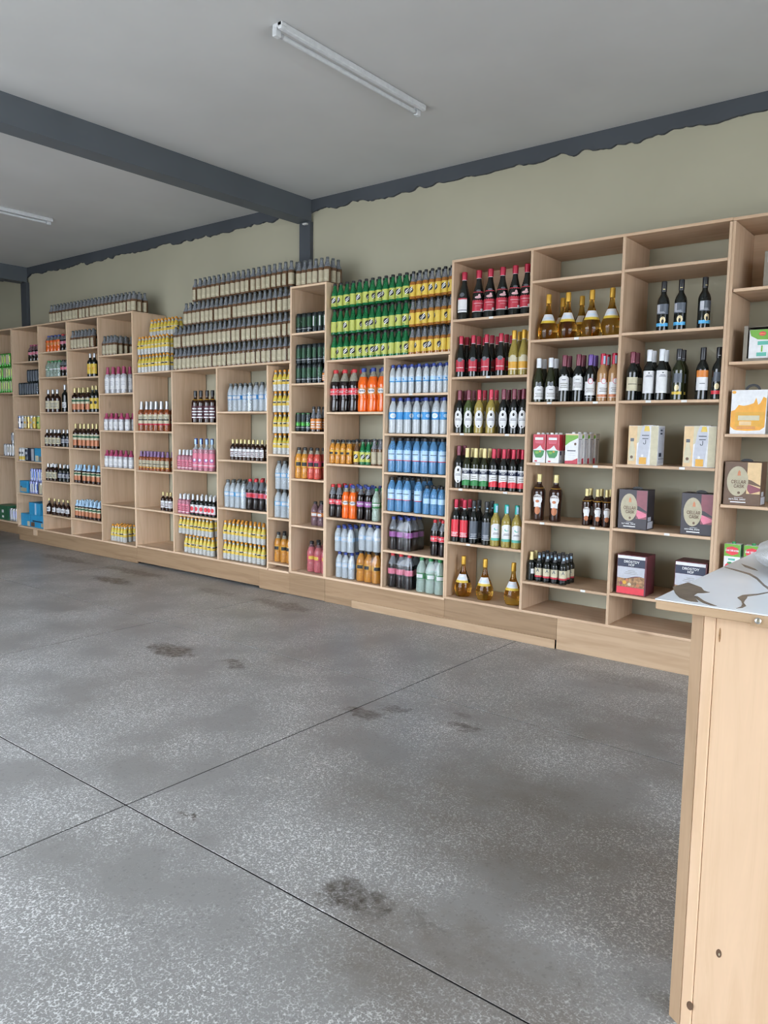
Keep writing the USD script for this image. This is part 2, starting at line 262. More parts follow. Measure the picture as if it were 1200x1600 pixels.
for k, (a, b) in enumerate([(-1.975, -1.835), (-7.225, -7.07), (3.275, 3.415)]):
    struct(f'trim_{k*2+2}', cat(bx(a+.012, b, -5.9, .413, 3.405, CEIL), bx(a-.03, b+.004, -5.9, .413, 3.393, 3.405)), 'beam_steel')
    struct(f'trim_{k*2+3}', rbx(a, b, .395, WALL_Y, 0, CEIL if 0 else 3.393, .004), 'beam_slate')
tag(obj('sensor_clip', cat(rbx(-1.90, -1.85, .36, .39, 3.36, 3.375, .003), bx(-1.885, -1.865, .385, .397, 3.362, 3.373)), 'tag_white'), 'small white clip on the slate column just under the ceiling beam', 'clip')

# fluorescent fittings
def lamp(label, x, y0, y1):
    t = thing('tube_light', label, 'ceiling light', (x, (y0+y1)/2, CEIL)); h = (y1-y0)/2
    obj('batten', rbx(.004, .034, -h, h, -.034, 0, .004), 'batten_white', t)
    tube = trimesh.creation.cylinder(.013, 2*h-.08, sections=16); tube.apply_transform(trimesh.transformations.rotation_matrix(math.pi/2, [1, 0, 0])); tube.apply_translation([-.022, 0, -.042])
    obj('tube', tube, 'tube_white', t, 40)
    for s in (-1, 1):
        a, b = sorted((s*(h-.04), s*h))
        e = obj('lamp_holder', cat(rbx(-.036, .036, a, b, -.022, 0, .004), rbx(-.037, -.006, a, b, -.06, -.018, .004)), 'batten_white', t)
        c = trimesh.creation.cylinder(.0135, .02, sections=16); c.apply_transform(trimesh.transformations.rotation_matrix(math.pi/2, [1, 0, 0])); c.apply_translation([-.022, s*(h-.05), -.042])
        obj('end_cap', c, 'foil_silver', e, 40)
lamp('white fluorescent tube light on the ceiling in front of the slate cross beam', .16, -1.925, -.64)
lamp('white fluorescent tube light on the ceiling beyond the slate cross beam', -4.46, -1.93, -.65)

# ---------------------------------------------------------------- shelving
T = .009                                                   # half a board's thickness
def unit(label): return thing('shelving_unit', label, 'shelf')
def pine(u, ax): return ('amber_pine_' if 'wine' in u.GetCustomDataByKey('label') else 'pine_')+ax
def upright(u, x, z0, z1, t=.0095, y0=0): obj('upright', rbx(x-t, x+t, y0, .43, z0, z1, .0012), pine(u, 'z'), u)
def board(u, name, x0, x1, z, y0=0, dz=0, m='pine_x'):
    b = rbx(x0, x1, y0, .43, z-T, z+T, .0012)
    b.vertices[:, 2] += (b.vertices[:, 0]-(x0+x1)/2)/(x1-x0)*dz
    obj(name, b, pine(u, 'x') if m == 'pine_x' else m, u)
SH = {'A1': [2.312, 1.893, 1.479, 1.066, .656, .228], 'A2': [2.525, 2.126, 1.702, 1.282, .871, .437, .234], 'A3': [2.527, 2.133, 1.705, 1.294, .876, .444, .236],
      'A4': [2.343, 1.923, 1.501, 1.080, .640, .236], 'B1': [2.323, 1.888, 1.469, 1.052, .635, .216], 'B2': [1.638, 1.201, .739, .217], 'B3': [1.781, 1.466, 1.157, .841, .523, .213],
      'C1': [1.445, 1.023, .610, .200], 'C2': [1.540, 1.059, .603, .204], 'C3': [1.646, 1.187, .720, .208], 'C4': [1.259, .678, .262],
      'D1': [2.280, 1.867, 1.442, 1.030, .615, .184], 'D2': [2.375, 2.073, 1.650, 1.233, .808, .384, .184], 'D3': [2.376, 2.050, 1.648, 1.228, .815, .391, .184], 'D4': [2.274, 1.854, 1.443, 1.028, .608, .184],
      'E1': [1.903, 1.076, .215]}
COL = {'D1': (-6.715, -6.055), 'D2': (-6.055, -5.395), 'D3': (-5.395, -4.733), 'D4': (-4.733, -4.07), 'C1': (-4.058, -3.392), 'C2': (-3.392, -2.688), 'C3': (-2.688, -1.98), 'C4': (-1.98, -1.69),
       'B1': (-1.68, -1.268), 'B2': (-1.258, -.625), 'B3': (-.625, -.005), 'A1': (.005, .651), 'A2': (.651, 1.297), 'A3': (1.297, 1.932), 'A4': (1.955, 2.61), 'E1': (-7.40, -6.735)}
def shelves(u, c):
    a, b = COL[c]
    for z in SH[c][:-1]: board(u, 'shelf_board', a+.0095, b-.0095, z, .001, rng.uniform(-.0015, .0015))
def tags(u, c, spots):
    for i, x in spots: obj('price_tag', rbx(x-.017, x+.017, -.0022, 0, SH[c][i]-.007, SH[c][i]+.008, .0005), 'tag_white', u)
uA = unit('tall pine wine shelving with three columns beside the green soda stack')
for x in (.005, .651, 1.297): upright(uA, x, .236, 2.738)
upright(uA, 1.9325, .236, 2.738, .0085)
board(uA, 'top_board', -.004, 1.941, 2.747, dz=.008)
for c in ('A1', 'A2', 'A3'): shelves(uA, c)
board(uA, 'bottom_board', -.004, 1.941, .227)
obj('back_panel', bx(.015, .641, .422, .428, 2.322, 2.737), 'amber_pine_x', uA)
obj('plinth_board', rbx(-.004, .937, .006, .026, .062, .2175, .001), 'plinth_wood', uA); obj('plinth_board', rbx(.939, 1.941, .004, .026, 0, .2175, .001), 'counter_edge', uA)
obj('plinth_strip', rbx(-.94, .93, -.006, .005, 0, .064, .0015), 'counter_edge', uA)
tags(uA, 'A1', [(0, .34), (1, .33), (2, .12), (2, .5), (3, .12), (3, .5), (4, .2)]); tags(uA, 'A2', [(1, 1.0), (2, .82), (2, 1.15), (3, .75), (3, 1.17), (4, .8), (4, 1.17), (5, 1.12)])
tags(uA, 'A3', [(2, 1.5), (2, 1.72), (3, 1.73), (4, 1.66)])
uA4 = unit('pine wine shelving partly hidden by the counter, holding boxes and juice cartons')
upright(uA4, 1.9505, .236, 2.738, .0085); upright(uA4, 2.61, .236, 2.738); upright(uA4, 3.27, .236, 2.738)
board(uA4, 'top_board', 1.942, 3.28, 2.749)
shelves(uA4, 'A4')
for z in SH['A4'][:-1]: board(uA4, 'shelf_board', 2.62, 3.26, z)
board(uA4, 'bottom_board', 1.942, 3.28, .227); obj('plinth_board', rbx(1.943, 3.28, .004, .026, 0, .2175, .001), 'counter_edge', uA4)
obj('back_panel', bx(1.96, 3.26, .422, .428, 2.353, 2.739), 'pine_x', uA4)
uB1 = unit('narrow tall pine shelving column of canned drinks and fruit drinks')
for x in (-1.6795, -1.268): upright(uB1, x, .222, 2.712)
board(uB1, 'top_board', -1.689, -1.2585, 2.721); shelves(uB1, 'B1'); board(uB1, 'bottom_board', -1.689, -1.2585, .2135)
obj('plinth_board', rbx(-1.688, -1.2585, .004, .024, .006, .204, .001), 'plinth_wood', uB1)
uB = unit('pine shelving of colas and bottled water with soda bottles stacked on top')
for x in (-.625,): upright(uB, x, .222, 2.069)
upright(uB, -1.251, .222, 2.069, .006); upright(uB, -.0115, .222, 2.069, .006)
board(uB, 'top_board', -1.2575, -.0052, 2.078, dz=.014)
shelves(uB, 'B2'); shelves(uB, 'B3'); board(uB, 'bottom_board', -1.2575, -.0052, .2135)
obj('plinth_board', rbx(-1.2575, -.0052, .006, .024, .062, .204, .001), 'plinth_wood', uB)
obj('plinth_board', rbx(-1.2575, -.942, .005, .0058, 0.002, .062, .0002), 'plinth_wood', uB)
tags(uB, 'B3', [(0, -.36)])
uC = unit('low pine shelving with golden bottles stacked four tiers high on top')
for x in (-3.392, -2.688, -1.98): upright(uC, x, .21, 2.068)
upright(uC, -4.0535, .21, 2.058, .005); upright(uC, -1.6945, .21, 2.072, .005)
board(uC, 'top_board', -4.059, -1.6895, 2.073, dz=.03)
for c in ('C1', 'C2', 'C3', 'C4'): shelves(uC, c)
board(uC, 'bottom_board', -4.059, -1.98, .201); board(uC, 'shelf_board', -1.97, -1.70, .262)
board(uC, 'bottom_board', -1.97, -1.70, .201)
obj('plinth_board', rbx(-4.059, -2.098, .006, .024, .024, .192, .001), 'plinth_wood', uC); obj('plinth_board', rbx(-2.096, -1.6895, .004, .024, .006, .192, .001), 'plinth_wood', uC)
uD = unit('tall pine shelving at the far end holding small spirit bottles and cans')
for x in (-6.715, -6.055, -5.395, -4.733, -4.0695): upright(uD, x, .193, 2.703)
board(uD, 'top_board', -6.725, -4.06, 2.712)
for c in ('D1', 'D2', 'D3', 'D4'): shelves(uD, c)
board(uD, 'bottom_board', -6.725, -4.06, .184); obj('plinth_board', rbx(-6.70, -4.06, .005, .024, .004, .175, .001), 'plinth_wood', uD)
obj('cleat', rbx(-6.30, -6.22, -.012, .004, .10, .178, .002), 'pine_z', uD)
uE = unit('last pine shelving bay at the far end wall with green cans')
for x in (-8.08, -7.40, -6.735): upright(uE, x, .224, 2.705, .0095)
board(uE, 'top_board', -8.09, -6.7255, 2.714); shelves(uE, 'E1')
for z in SH['E1'][:-1]: board(uE, 'shelf_board', -8.07, -7.41, z)
board(uE, 'bottom_board', -8.09, -6.7255, .215); obj('plinth_board', rbx(-8.09, -6.75, .25, .27, 0, .206, .001), 'plinth_wood', uE)

# ---------------------------------------------------------------- bottles
def P_wine(H, R): return [(.90*R, 0), (R, .012*H), (R, .57*H), (.96*R, .61*H), (.82*R, .665*H), (.58*R, .715*H), (.44*R, .75*H), (.40*R, .79*H), (.37*R, .94*H), (.42*R, .945*H), (.42*R, .985*H), (.36*R, .99*H)]
def P_burgundy(H, R): return [(.90*R, 0), (R, .012*H), (R, .44*H), (.95*R, .50*H), (.80*R, .58*H), (.60*R, .67*H), (.46*R, .74*H), (.40*R, .80*H), (.37*R, .94*H), (.42*R, .945*H), (.42*R, .985*H), (.36*R, .99*H)]
def P_spirit(H, R): return [(.92*R, 0), (R, .012*H), (R, .60*H), (.97*R, .645*H), (.80*R, .69*H), (.52*R, .725*H), (.40*R, .755*H), (.37*R, .80*H), (.36*R, .97*H), (.30*R, .985*H)]
def P_flask(H, R): return [(.93*R, 0), (R, .015*H), (R, .56*H), (.97*R, .61*H), (.82*R, .68*H), (.58*R, .75*H), (.44*R, .81*H), (.40*R, .86*H), (.40*R, .97*H), (.34*R, .985*H)]
def P_pet(H, R): return [(.60*R, 0), (.90*R, .012*H), (R, .05*H), (R, .24*H), (.93*R, .31*H), (.92*R, .35*H), (.97*R, .38*H), (.97*R, .56*H), (R, .59*H), (.97*R, .66*H), (.82*R, .74*H), (.58*R, .82*H), (.40*R, .88*H), (.36*R, .915*H), (.36*R, .975*H)]
def P_water(H, R): return [(.70*R, 0), (.94*R, .012*H), (R, .05*H), (.95*R, .10*H), (R, .14*H), (.95*R, .20*H), (R, .25*H), (.94*R, .31*H), (.97*R, .37*H), (.97*R, .57*H), (R, .61*H), (.96*R, .68*H), (.80*R, .77*H), (.54*R, .85*H), (.40*R, .89*H), (.38*R, .975*H)]
def P_slim(H, R): return [(.85*R, 0), (R, .015*H), (R, .52*H), (.95*R, .57*H), (.72*R, .67*H), (.50*R, .77*H), (.42*R, .84*H), (.40*R, .965*H), (.36*R, .98*H)]
def P_round(H, R): return [(.90*R, 0), (R, .02*H), (R, .45*H), (.92*R, .54*H), (.66*R, .62*H), (.40*R, .68*H), (.34*R, .74*H), (.34*R, .97*H), (.28*R, .985*H)]
def P_tapered(H, R): return [(.80*R, 0), (.86*R, .012*H), (.85*R, .15*H), (.98*R, .50*H), (R, .60*H), (.93*R, .66*H), (.66*R, .72*H), (.40*R, .77*H), (.36*R, .82*H), (.36*R, .97*H), (.30*R, .985*H)]
def P_decanter(H, R): return [(.62*R, 0), (.80*R, .012*H), (.95*R, .10*H), (R, .20*H), (.97*R, .28*H), (.84*R, .38*H), (.64*R, .48*H), (.44*R, .57*H), (.30*R, .66*H), (.24*R, .76*H), (.22*R, .97*H), (.18*R, .985*H)]
def P_can(H, R): return [(.78*R, 0), (.82*R, .012*H), (R, .06*H), (R, .90*H), (.86*R, .965*H), (.86*R, .99*H), (.80*R, H)]
SHAPES = dict(wine=P_wine, burgundy=P_burgundy, spirit=P_spirit, flask=P_flask, pet=P_pet, water=P_water, slim=P_slim, round=P_round, tapered=P_tapered, decanter=P_decanter, can=P_can)

def bottle(t, H, R, shape, body, extras, n=18):
    """Adds the parts of a bottle under t. body: material, or (fill height, liquid, glass)."""
    pf = SHAPES[shape](H, R); S = [p[1] for p in pf]; Rr = [p[0] for p in pf]
    rad = lambda z: float(np.interp(z, S, Rr))
    if isinstance(body, tuple):
        obj('body', lathe(cut(pf, pf[0][1], body[0]*H), n), body[1], t, 42); obj('neck', lathe(cut(pf, body[0]*H, pf[-1][1]), n), body[2], t, 42)
    else: obj('body', lathe(pf, n), body, t, 42)
    lab = None
    for e in extras:
        k = e[0]
        if k == 'cap':                                       # ('cap', z0, material, widening)
            z0 = e[1]*H; w = e[3] if len(e) > 3 else 1.06
            r0, r1 = rad(z0)*w+.0008, rad(.95*H)*w+.0008
            obj('foil' if e[2].startswith('foil') else 'cap', lathe([(r0*.97, z0), (r0, z0+.002), (max(r1, rad((z0+H*.9)/2)*w+.0008), (z0+H)/2), (r1, H-.003), (r1*.86, H)], 14), e[2], t, 42)
        elif k == 'ring':                                    # ('ring', z0, z1, material)
            obj('neck_band', patch(pf, -180, 180, e[1]*H, e[2]*H, 14, 1, .0016), e[3], t, 60)
        elif k == 'label':                                   # ('label', z0, z1, half angle, material, [turn])
            tr = e[5] if len(e) > 5 else 0
            lab = obj('label', patch(pf, tr-e[3], tr+e[3], e[1]*H, e[2]*H, 14 if e[3] < 100 else 22, 2), e[4], t, 60)
        elif k == 'arch':                                    # a label with an arched top
            hi = lambda u, e=e: (e[2]-.05*abs(2*u-1)**2.5)*H
            lab = obj('label', patch(pf, -e[3], e[3], e[1]*H, hi, 14, 2), e[4], t, 60)
        elif k == 'wave':                                    # the lower field of a label, cut by a wave
            obj('print', patch(pf, -e[3], e[3], e[1]*H, lambda u, e=e: (e[2]+.022*math.sin((u-.2)*4))*H, 12, 1, .0011), e[4], lab or t, 60)
        elif k == 'oval':                                    # ('oval', centre, half height, half angle, material, turn, off, name)
            c, hh, ha, mt = e[1:5]; tr = e[5] if len(e) > 5 else 0; off = e[6] if len(e) > 6 else .0011; nm = e[7] if len(e) > 7 else 'emblem'
            q = obj(nm, patch(pf, tr-ha, tr+ha, lambda u: (c-hh*math.sqrt(max(0, 1-(2*u-1)**2)))*H, lambda u: (c+hh*math.sqrt(max(0, 1-(2*u-1)**2)))*H, 16, 2, off), mt, (lab if nm != 'label' and lab is not None else t), 60)
            if nm == 'label': lab = q
        elif k == 'band':                                    # ('band', z0, z1, half angle, material, turn, off)
            tr = e[5] if len(e) > 5 else 0; off = e[6] if len(e) > 6 else .0011
            obj('print', patch(pf, tr-e[3], tr+e[3], e[1]*H, e[2]*H, 10 if e[3] < 100 else 22, 1, off), e[4], lab if lab is not None else t, 60)
        elif k == 'slash':                                   # pale slanted strokes across an emblem
            for d in (-.35, .35):
                z0 = lambda u, d=d: (e[1]+e[2]*(1.3*(2*u-1)*.5+d*.9-.20))*H
                z1 = lambda u, d=d: (e[1]+e[2]*(1.3*(2*u-1)*.5+d*.9+.18))*H
                obj('print', patch(pf, -e[3]*.7, e[3]*.7, z0, z1, 6, 1, .0016), e[4], lab, 60)
        elif k == 'lines':                                   # ('lines', z0, z1, half angle, material, count)
            n_ = e[5]; st = (e[2]-e[1])/n_
            obj('print', cat(*[patch(pf, -e[3]*(1-.25*(i % 2)), e[3]*(1-.25*(i % 2)), (e[1]+i*st)*H, (e[1]+(i+.45)*st)*H, 6, 1, .0012) for i in range(n_)]), e[4], lab if lab is not None else t, 60)
        elif k == 'text':                                    # ('text', words, height, z, material, angle, widening)
            a = e[5] if len(e) > 5 else 0; w = e[6] if len(e) > 6 else 1
            obj('lettering', on_bottle(e[1], e[2], rad(e[3]*H), e[3]*H, a, w), e[4], lab if lab is not None else t)
    return t

COLA = [('cap', .915, 'cap_red', 1.12), ('label', .40, .555, 180, 'cola_red'), ('text', 'Coca-Cola', .021, .455, 'white_paper', 0), ('text', 'Coca-Cola', .021, .455, 'white_paper', 150), ('band', .41, .415, 180, 'white_paper')]
FANTA = [('cap', .915, 'cap_blue', 1.12), ('label', .40, .555, 180, 'orange_ink'), ('oval', .475, .055, 42, 'white_paper'), ('text', 'Fanta', .017, .460, 'navy', 0)]
def wl(z0, z1, m, *more): return ('label', z0, z1, 68, m), *more
# key: name, category, description, plural group, height, radius, shape, body, extras
KIND = {
 'wine_big': ('wine_bottle', 'wine bottle', 'big wine bottle with wide red label', .347, .046, 'burgundy', 'dark_glass', [('cap', .83, 'foil_red'), ('ring', .825, .84, 'white_paper'), ('label', .14, .55, 72, 'red_ink'), ('band', .135, .148, 72, 'white_paper'), ('oval', .43, .026, 30, 'pink_paper_l', -4), ('oval', .455, .045, 12, 'pink_paper_l', 8, .0014), ('oval', .57, .022, 26, 'grey_ink', 0, .0006), ('lines', .30, .33, 46, 'pink_paper_l', 1), ('lines', .25, .268, 24, 'pink_paper_l', 1), ('oval', .175, .024, 13, 'white_paper', 34)]),
 'wine_big_back': ('wine_bottle', 'wine bottle', 'big wine bottle showing white back label', .347, .046, 'burgundy', 'dark_glass', [('cap', .83, 'foil_red'), ('ring', .825, .84, 'white_paper'), ('label', .15, .42, 52, 'white_paper'), ('band', .42, .445, 52, 'red_ink'), ('oval', .52, .045, 26, 'grey_ink', 0, .0006), ('lines', .19, .22, 50, 'grey_ink', 1)]),
 'wine_red': ('wine_bottle', 'wine bottle', 'red foil wine bottle', .302, .0375, 'burgundy', 'dark_glass', [('cap', .80, 'foil_red'), ('ring', .795, .815, 'foil_white'), ('label', .13, .42, 58, 'red_ink'), ('oval', .42, .05, 30, 'grey_ink', 0, .0011), ('lines', .22, .25, 44, 'white_paper', 1)]),
 'wine_gold': ('wine_bottle', 'wine bottle', 'white wine bottle with orange foil', .315, .0375, 'burgundy', 'pale_wine', [('cap', .80, 'foil_gold'), ('ring', .795, .81, 'foil_white'), ('label', .12, .40, 66, 'amber_ink'), ('band', .30, .40, 66, 'cream_paper'), ('band', .13, .15, 66, 'white_paper'), ('oval', .40, .05, 34, 'cream_paper')]),
 'oval_dark': ('wine_bottle', 'wine bottle', 'dark bottle with white oval label', .318, .036, 'wine', 'dark_glass', [('cap', .77, 'foil_plum'), ('band', .80, .93, 26, 'pink_ink', 15, .0022), ('oval', .325, .20, 56, 'white_paper', 0, .0006, 'label'), ('oval', .43, .035, 12, 'black_ink'), ('lines', .30, .35, 34, 'grey_ink', 2), ('oval', .165, .018, 8, 'black_ink')]),
 'oval_pale': ('wine_bottle', 'wine bottle', 'pale bottle with white oval label', .318, .036, 'wine', 'pale_wine', [('cap', .77, 'foil_red'), ('band', .80, .93, 26, 'white_paper', 15, .0022), ('oval', .325, .20, 56, 'white_paper', 0, .0006, 'label'), ('oval', .43, .035, 12, 'black_ink'), ('lines', .30, .35, 34, 'grey_ink', 2), ('oval', .165, .018, 8, 'black_ink')]),
 'oval_green': ('wine_bottle', 'wine bottle', 'green bottle with white oval label', .318, .036, 'wine', 'green_wine', [('cap', .77, 'foil_plum'), ('band', .80, .93, 26, 'white_paper', 15, .0022), ('oval', .325, .20, 56, 'white_paper', 0, .0006, 'label'), ('oval', .43, .035, 12, 'black_ink'), ('lines', .30, .35, 34, 'grey_ink', 2), ('oval', .165, .018, 8, 'black_ink')]),
 'band_green': ('wine_bottle', 'wine bottle', 'wine bottle with green label foot', .302, .036, 'wine', 'olive_glass', [('cap', .77, 'foil_cream'), ('label', .08, .50, 68, 'white_paper'), ('band', .37, .465, 68, 'navy'), ('text', 'DROSTDY', .0085, .432, 'white_paper'), ('text', 'HOF', .0085, .392, 'white_paper'), ('wave', .08, .20, 68, 'green_ink'), ('lines', .25, .34, 34, 'box_grey', 2)]),
 'band_red': ('wine_bottle', 'wine bottle', 'wine bottle with red label foot', .302, .036, 'wine', 'dark_glass', [('cap', .77, 'foil_red'), ('band', .82, .93, 24, 'pale_blue_ink', 20, .0022), ('label', .08, .50, 68, 'white_paper'), ('band', .37, .465, 68, 'navy'), ('text', 'DROSTDY', .0085, .432, 'white_paper'), ('text', 'HOF', .0085, .392, 'white_paper'), ('wave', .08, .20, 68, 'cola_red'), ('lines', .25, .34, 34, 'box_grey', 2)]),
 'plain_red': ('wine_bottle', 'wine bottle', 'dark bottle with plain red label', .322, .036, 'wine', 'dark_glass', [('cap', .80, 'foil_red'), ('ring', .79, .81, 'foil_white'), ('label', .12, .53, 60, 'cola_red'), ('lines', .14, .25, 44, 'white_paper', 3)]),
 'plain_grey': ('wine_bottle', 'wine bottle', 'dark bottle with slate grey label', .322, .036, 'wine', 'dark_glass', [('cap', .80, 'foil_black'), ('band', .83, .92, 24, 'pale_blue_ink', 20, .0022), ('label', .12, .53, 60, 'grey_label'), ('band', .115, .125, 60, 'white_paper'), ('lines', .16, .25, 36, 'silver_side', 3)]),
 'teal': ('wine_bottle', 'wine bottle', 'teal capped pale wine bottle', .312, .037, 'wine', 'pale_wine', [('cap', .79, 'foil_teal'), ('band', .80, .96, 26, 'pale_blue_ink', 15, .0022), ('arch', .14, .54, 64, 'white_paper'), ('band', .14, .20, 64, 'teal_ink'), ('oval', .42, .035, 24, 'teal_ink'), ('oval', .43, .03, 20, 'white_paper', 5, .0016), ('lines', .29, .34, 36, 'grey_ink', 2)]),
 'decanter': ('liqueur_bottle', 'bottle', 'round bellied golden bottle', .312, .066, 'decanter', (.36, 'gold_wine', 'gold_wine'), [('cap', .80, 'foil_gold', 1.12), ('label', .36, .56, 60, 'white_paper'), ('band', .36, .415, 60, 'yellow_ink'), ('lines', .455, .50, 36, 'pale_blue_ink', 2)]),
 'decanter_b': ('liqueur_bottle', 'bottle', 'rear round bellied golden bottle', .312, .066, 'decanter', (.36, 'gold_wine', 'gold_wine'), [('cap', .80, 'foil_gold', 1.12), ('label', .36, .56, 60, 'white_paper'), ('band', .36, .415, 60, 'yellow_ink')]),
 'white_arch': ('wine_bottle', 'wine bottle', 'green bottle with white foil', .302, .038, 'burgundy', 'olive_glass', [('cap', .78, 'foil_white'), ('arch', .06, .37, 60, 'white_paper'), ('oval', .40, .045, 24, 'grey_ink', 0, .0006), ('lines', .27, .30, 20, 'black_ink', 1), ('lines', .12, .22, 40, 'box_grey', 3)]),
 'dark_arch': ('wine_bottle', 'wine bottle', 'dark bottle with arched white label', .315, .037, 'wine', 'dark_glass', [('cap', .76, 'foil_plum'), ('oval', .81, .016, 14, 'white_paper', 12, .0022), ('arch', .24, .55, 62, 'white_paper'), ('lines', .46, .49, 20, 'grey_ink', 1), ('lines', .30, .42, 40, 'box_grey', 3)]),
 'purple_cap': ('wine_bottle', 'wine bottle', 'dark wine bottle with purple foil', .31, .037, 'wine', 'dark_glass', [('cap', .77, 'foil_purple'), ('label', .13, .42, 64, 'white_paper'), ('oval', .43, .065, 26, 'pink_paper'), ('oval', .43, .055, 20, 'white_paper', 0, .0016), ('lines', .2, .3, 40, 'box_grey', 3), ('lines', .08, .10, 50, 'silver_side', 1)]),
 'rose': ('wine_bottle', 'wine bottle', 'pale rose wine bottle', .312, .037, 'wine', 'rose_wine', [('cap', .77, 'foil_red'), ('band', .78, .95, 26, 'pale_blue_ink', 15, .0022), ('label', .08, .40, 64, 'white_paper'), ('band', .09, .145, 64, 'copper_ink'), ('oval', .42, .06, 26, 'pink_ink'), ('oval', .42, .05, 20, 'white_paper', 0, .0016), ('lines', .2, .3, 40, 'box_grey', 3)]),
 'cream_big': ('liqueur_bottle', 'bottle', 'tall brown cream liqueur bottle', .328, .046, 'tapered', 'brown_glass', [('cap', .83, 'foil_cream'), ('ring', .70, .71, 'foil_gold'), ('oval', .46, .11, 46, 'white_paper', 0, .0006, 'label'), ('text', 'AMARULA', .0135, .505, 'box_brown', 0, .8), ('oval', .42, .03, 18, 'copper_ink'), ('oval', .22, .085, 30, 'copper_ink', 0, .0006), ('label', .29, .42, 34, 'white_paper')]),
 'cream_small': ('liqueur_bottle', 'bottle', 'small brown cream liqueur bottle', .248, .031, 'tapered', 'brown_glass', [('cap', .80, 'foil_cream'), ('ring', .665, .68, 'foil_gold'), ('oval', .40, .11, 48, 'white_paper', 0, .0006, 'label'), ('text', 'AMARULA', .009, .445, 'box_brown', 0, .8), ('oval', .20, .07, 30, 'copper_ink', 0, .0006), ('label', .25, .36, 36, 'white_paper')]),
 'mini': ('wine_bottle', 'wine bottle', 'quarter-size red wine bottle', .207, .029, 'wine', 'dark_glass', [('cap', .72, 'foil_black'), ('band', .74, .94, 30, 'pale_blue_ink', 15, .0022), ('label', .22, .48, 70, 'cream_paper'), ('text', 'A', .022, .35, 'grey_ink', 0), ('band', .16, .22, 70, 'red_ink'), ('lines', .10, .13, 30, 'grey_ink', 1)]),
 'mini_back': ('wine_bottle', 'wine bottle', 'quarter-size bottle with turned label', .207, .029, 'wine', 'dark_glass', [('cap', .72, 'foil_cream'), ('label', .25, .42, 30, 'white_paper', 25)]),
 'blue_band': ('wine_bottle', 'wine bottle', 'dark wine bottle with blue strip', .31, .037, 'wine', 'dark_glass', [('cap', .79, 'foil_black'), ('band', .83, .86, 24, 'foil_cream', 10, .0022), ('label', .34, .54, 62, 'grey_label'), ('band', .36, .53, 18, 'silver_side', -40), ('lines', .36, .40, 26, 'silver_side', 2), ('oval', .22, .07, 26, 'gold_ink', 8), ('oval', .195, .04, 10, 'black_ink', 8, .0016), ('band', .10, .165, 66, 'sky_ink')]),
 'cream_label': ('wine_bottle', 'wine bottle', 'dark wine bottle with cream label', .31, .037, 'wine', 'dark_glass', [('cap', .77, 'foil_plum'), ('band', .79, .94, 26, 'pink_ink', 15, .0022), ('label', .20, .48, 64, 'cream_paper'), ('lines', .33, .36, 44, 'black_ink', 1)]),
 'white_label': ('wine_bottle', 'wine bottle', 'dark bottle with tall white label', .318, .037, 'wine', 'dark_glass', [('cap', .77, 'foil_white'), ('label', .14, .58, 64, 'white_paper'), ('lines', .46, .51, 32, 'grey_ink', 2), ('oval', .535, .012, 8, 'grey_ink')]),
 'yellow_band': ('wine_bottle', 'wine bottle', 'olive wine bottle with yellow strip', .315, .037, 'wine', 'olive_glass', [('cap', .78, 'foil_black'), ('band', .82, .94, 26, 'silver_side', 10, .0022), ('label', .34, .52, 40, 'grey_label'), ('oval', .24, .06, 22, 'gold_ink', -8), ('band', .11, .165, 50, 'yellow_ink', -10)]),
 'orange_label': ('wine_bottle', 'wine bottle', 'dark bottle with orange topped label', .315, .037, 'wine', 'dark_glass', [('cap', .76, 'foil_black'), ('band', .81, .90, 26, 'silver_side', 10, .0022), ('label', .18, .56, 60, 'white_paper'), ('band', .43, .56, 60, 'orange_ink'), ('lines', .30, .33, 24, 'grey_ink', 1)]),
 'red_band': ('wine_bottle', 'wine bottle', 'dark wine bottle with red strip', .312, .037, 'wine', 'dark_glass', [('cap', .79, 'foil_black'), ('band', .83, .94, 24, 'silver_side', 10, .0022), ('label', .34, .52, 40, 'grey_label'), ('oval', .25, .06, 22, 'gold_ink', -4), ('band', .10, .17, 54, 'cola_red', -8)]),
 'water_small': ('water_bottle', 'water bottle', 'small clear water bottle', .228, .0285, 'water', 'water_plastic', [('cap', .90, 'cap_blue', 1.14), ('label', .40, .57, 180, 'pale_blue_ink'), ('band', .40, .44, 180, 'blue_ink'), ('slash', .49, .06, 60, 'white_paper'), ('oval', .49, .03, 16, 'blue_ink', 0, .0018)]),
 'water_mid': ('water_bottle', 'water bottle', 'clear water bottle with blue label', .283, .036, 'water', 'water_plastic', [('cap', .91, 'cap_blue', 1.14), ('label', .395, .60, 180, 'blue_ink'), ('oval', .50, .07, 44, 'white_paper'), ('oval', .50, .035, 22, 'pale_blue_ink', 0, .0016), ('oval', .50, .05, 30, 'pale_blue_ink', 120)]),
 'water_blue': ('water_bottle', 'water bottle', 'blue water bottle with white label', .276, .037, 'water', 'blue_plastic', [('cap', .91, 'cap_black', 1.14), ('label', .36, .645, 75, 'pale_blue_ink'), ('band', .34, .36, 75, 'cola_red'), ('lines', .52, .56, 40, 'navy', 1), ('lines', .42, .48, 34, 'white_paper', 2)]),
 'water_blue_plain': ('water_bottle', 'water bottle', 'small plain blue water bottle', .225, .034, 'water', 'blue_plastic', [('cap', .90, 'cap_black', 1.14), ('label', .38, .56, 110, 'pale_blue_ink', 60)]),
 'cola_mid': ('cola_bottle', 'soda bottle', 'red capped cola bottle', .283, .036, 'pet', (.70, 'cola', 'smoky_glass'), COLA),
 'cola_big': ('cola_bottle', 'soda bottle', 'two litre cola bottle', .354, .05, 'pet', (.72, 'cola', 'neck_clear'), COLA),
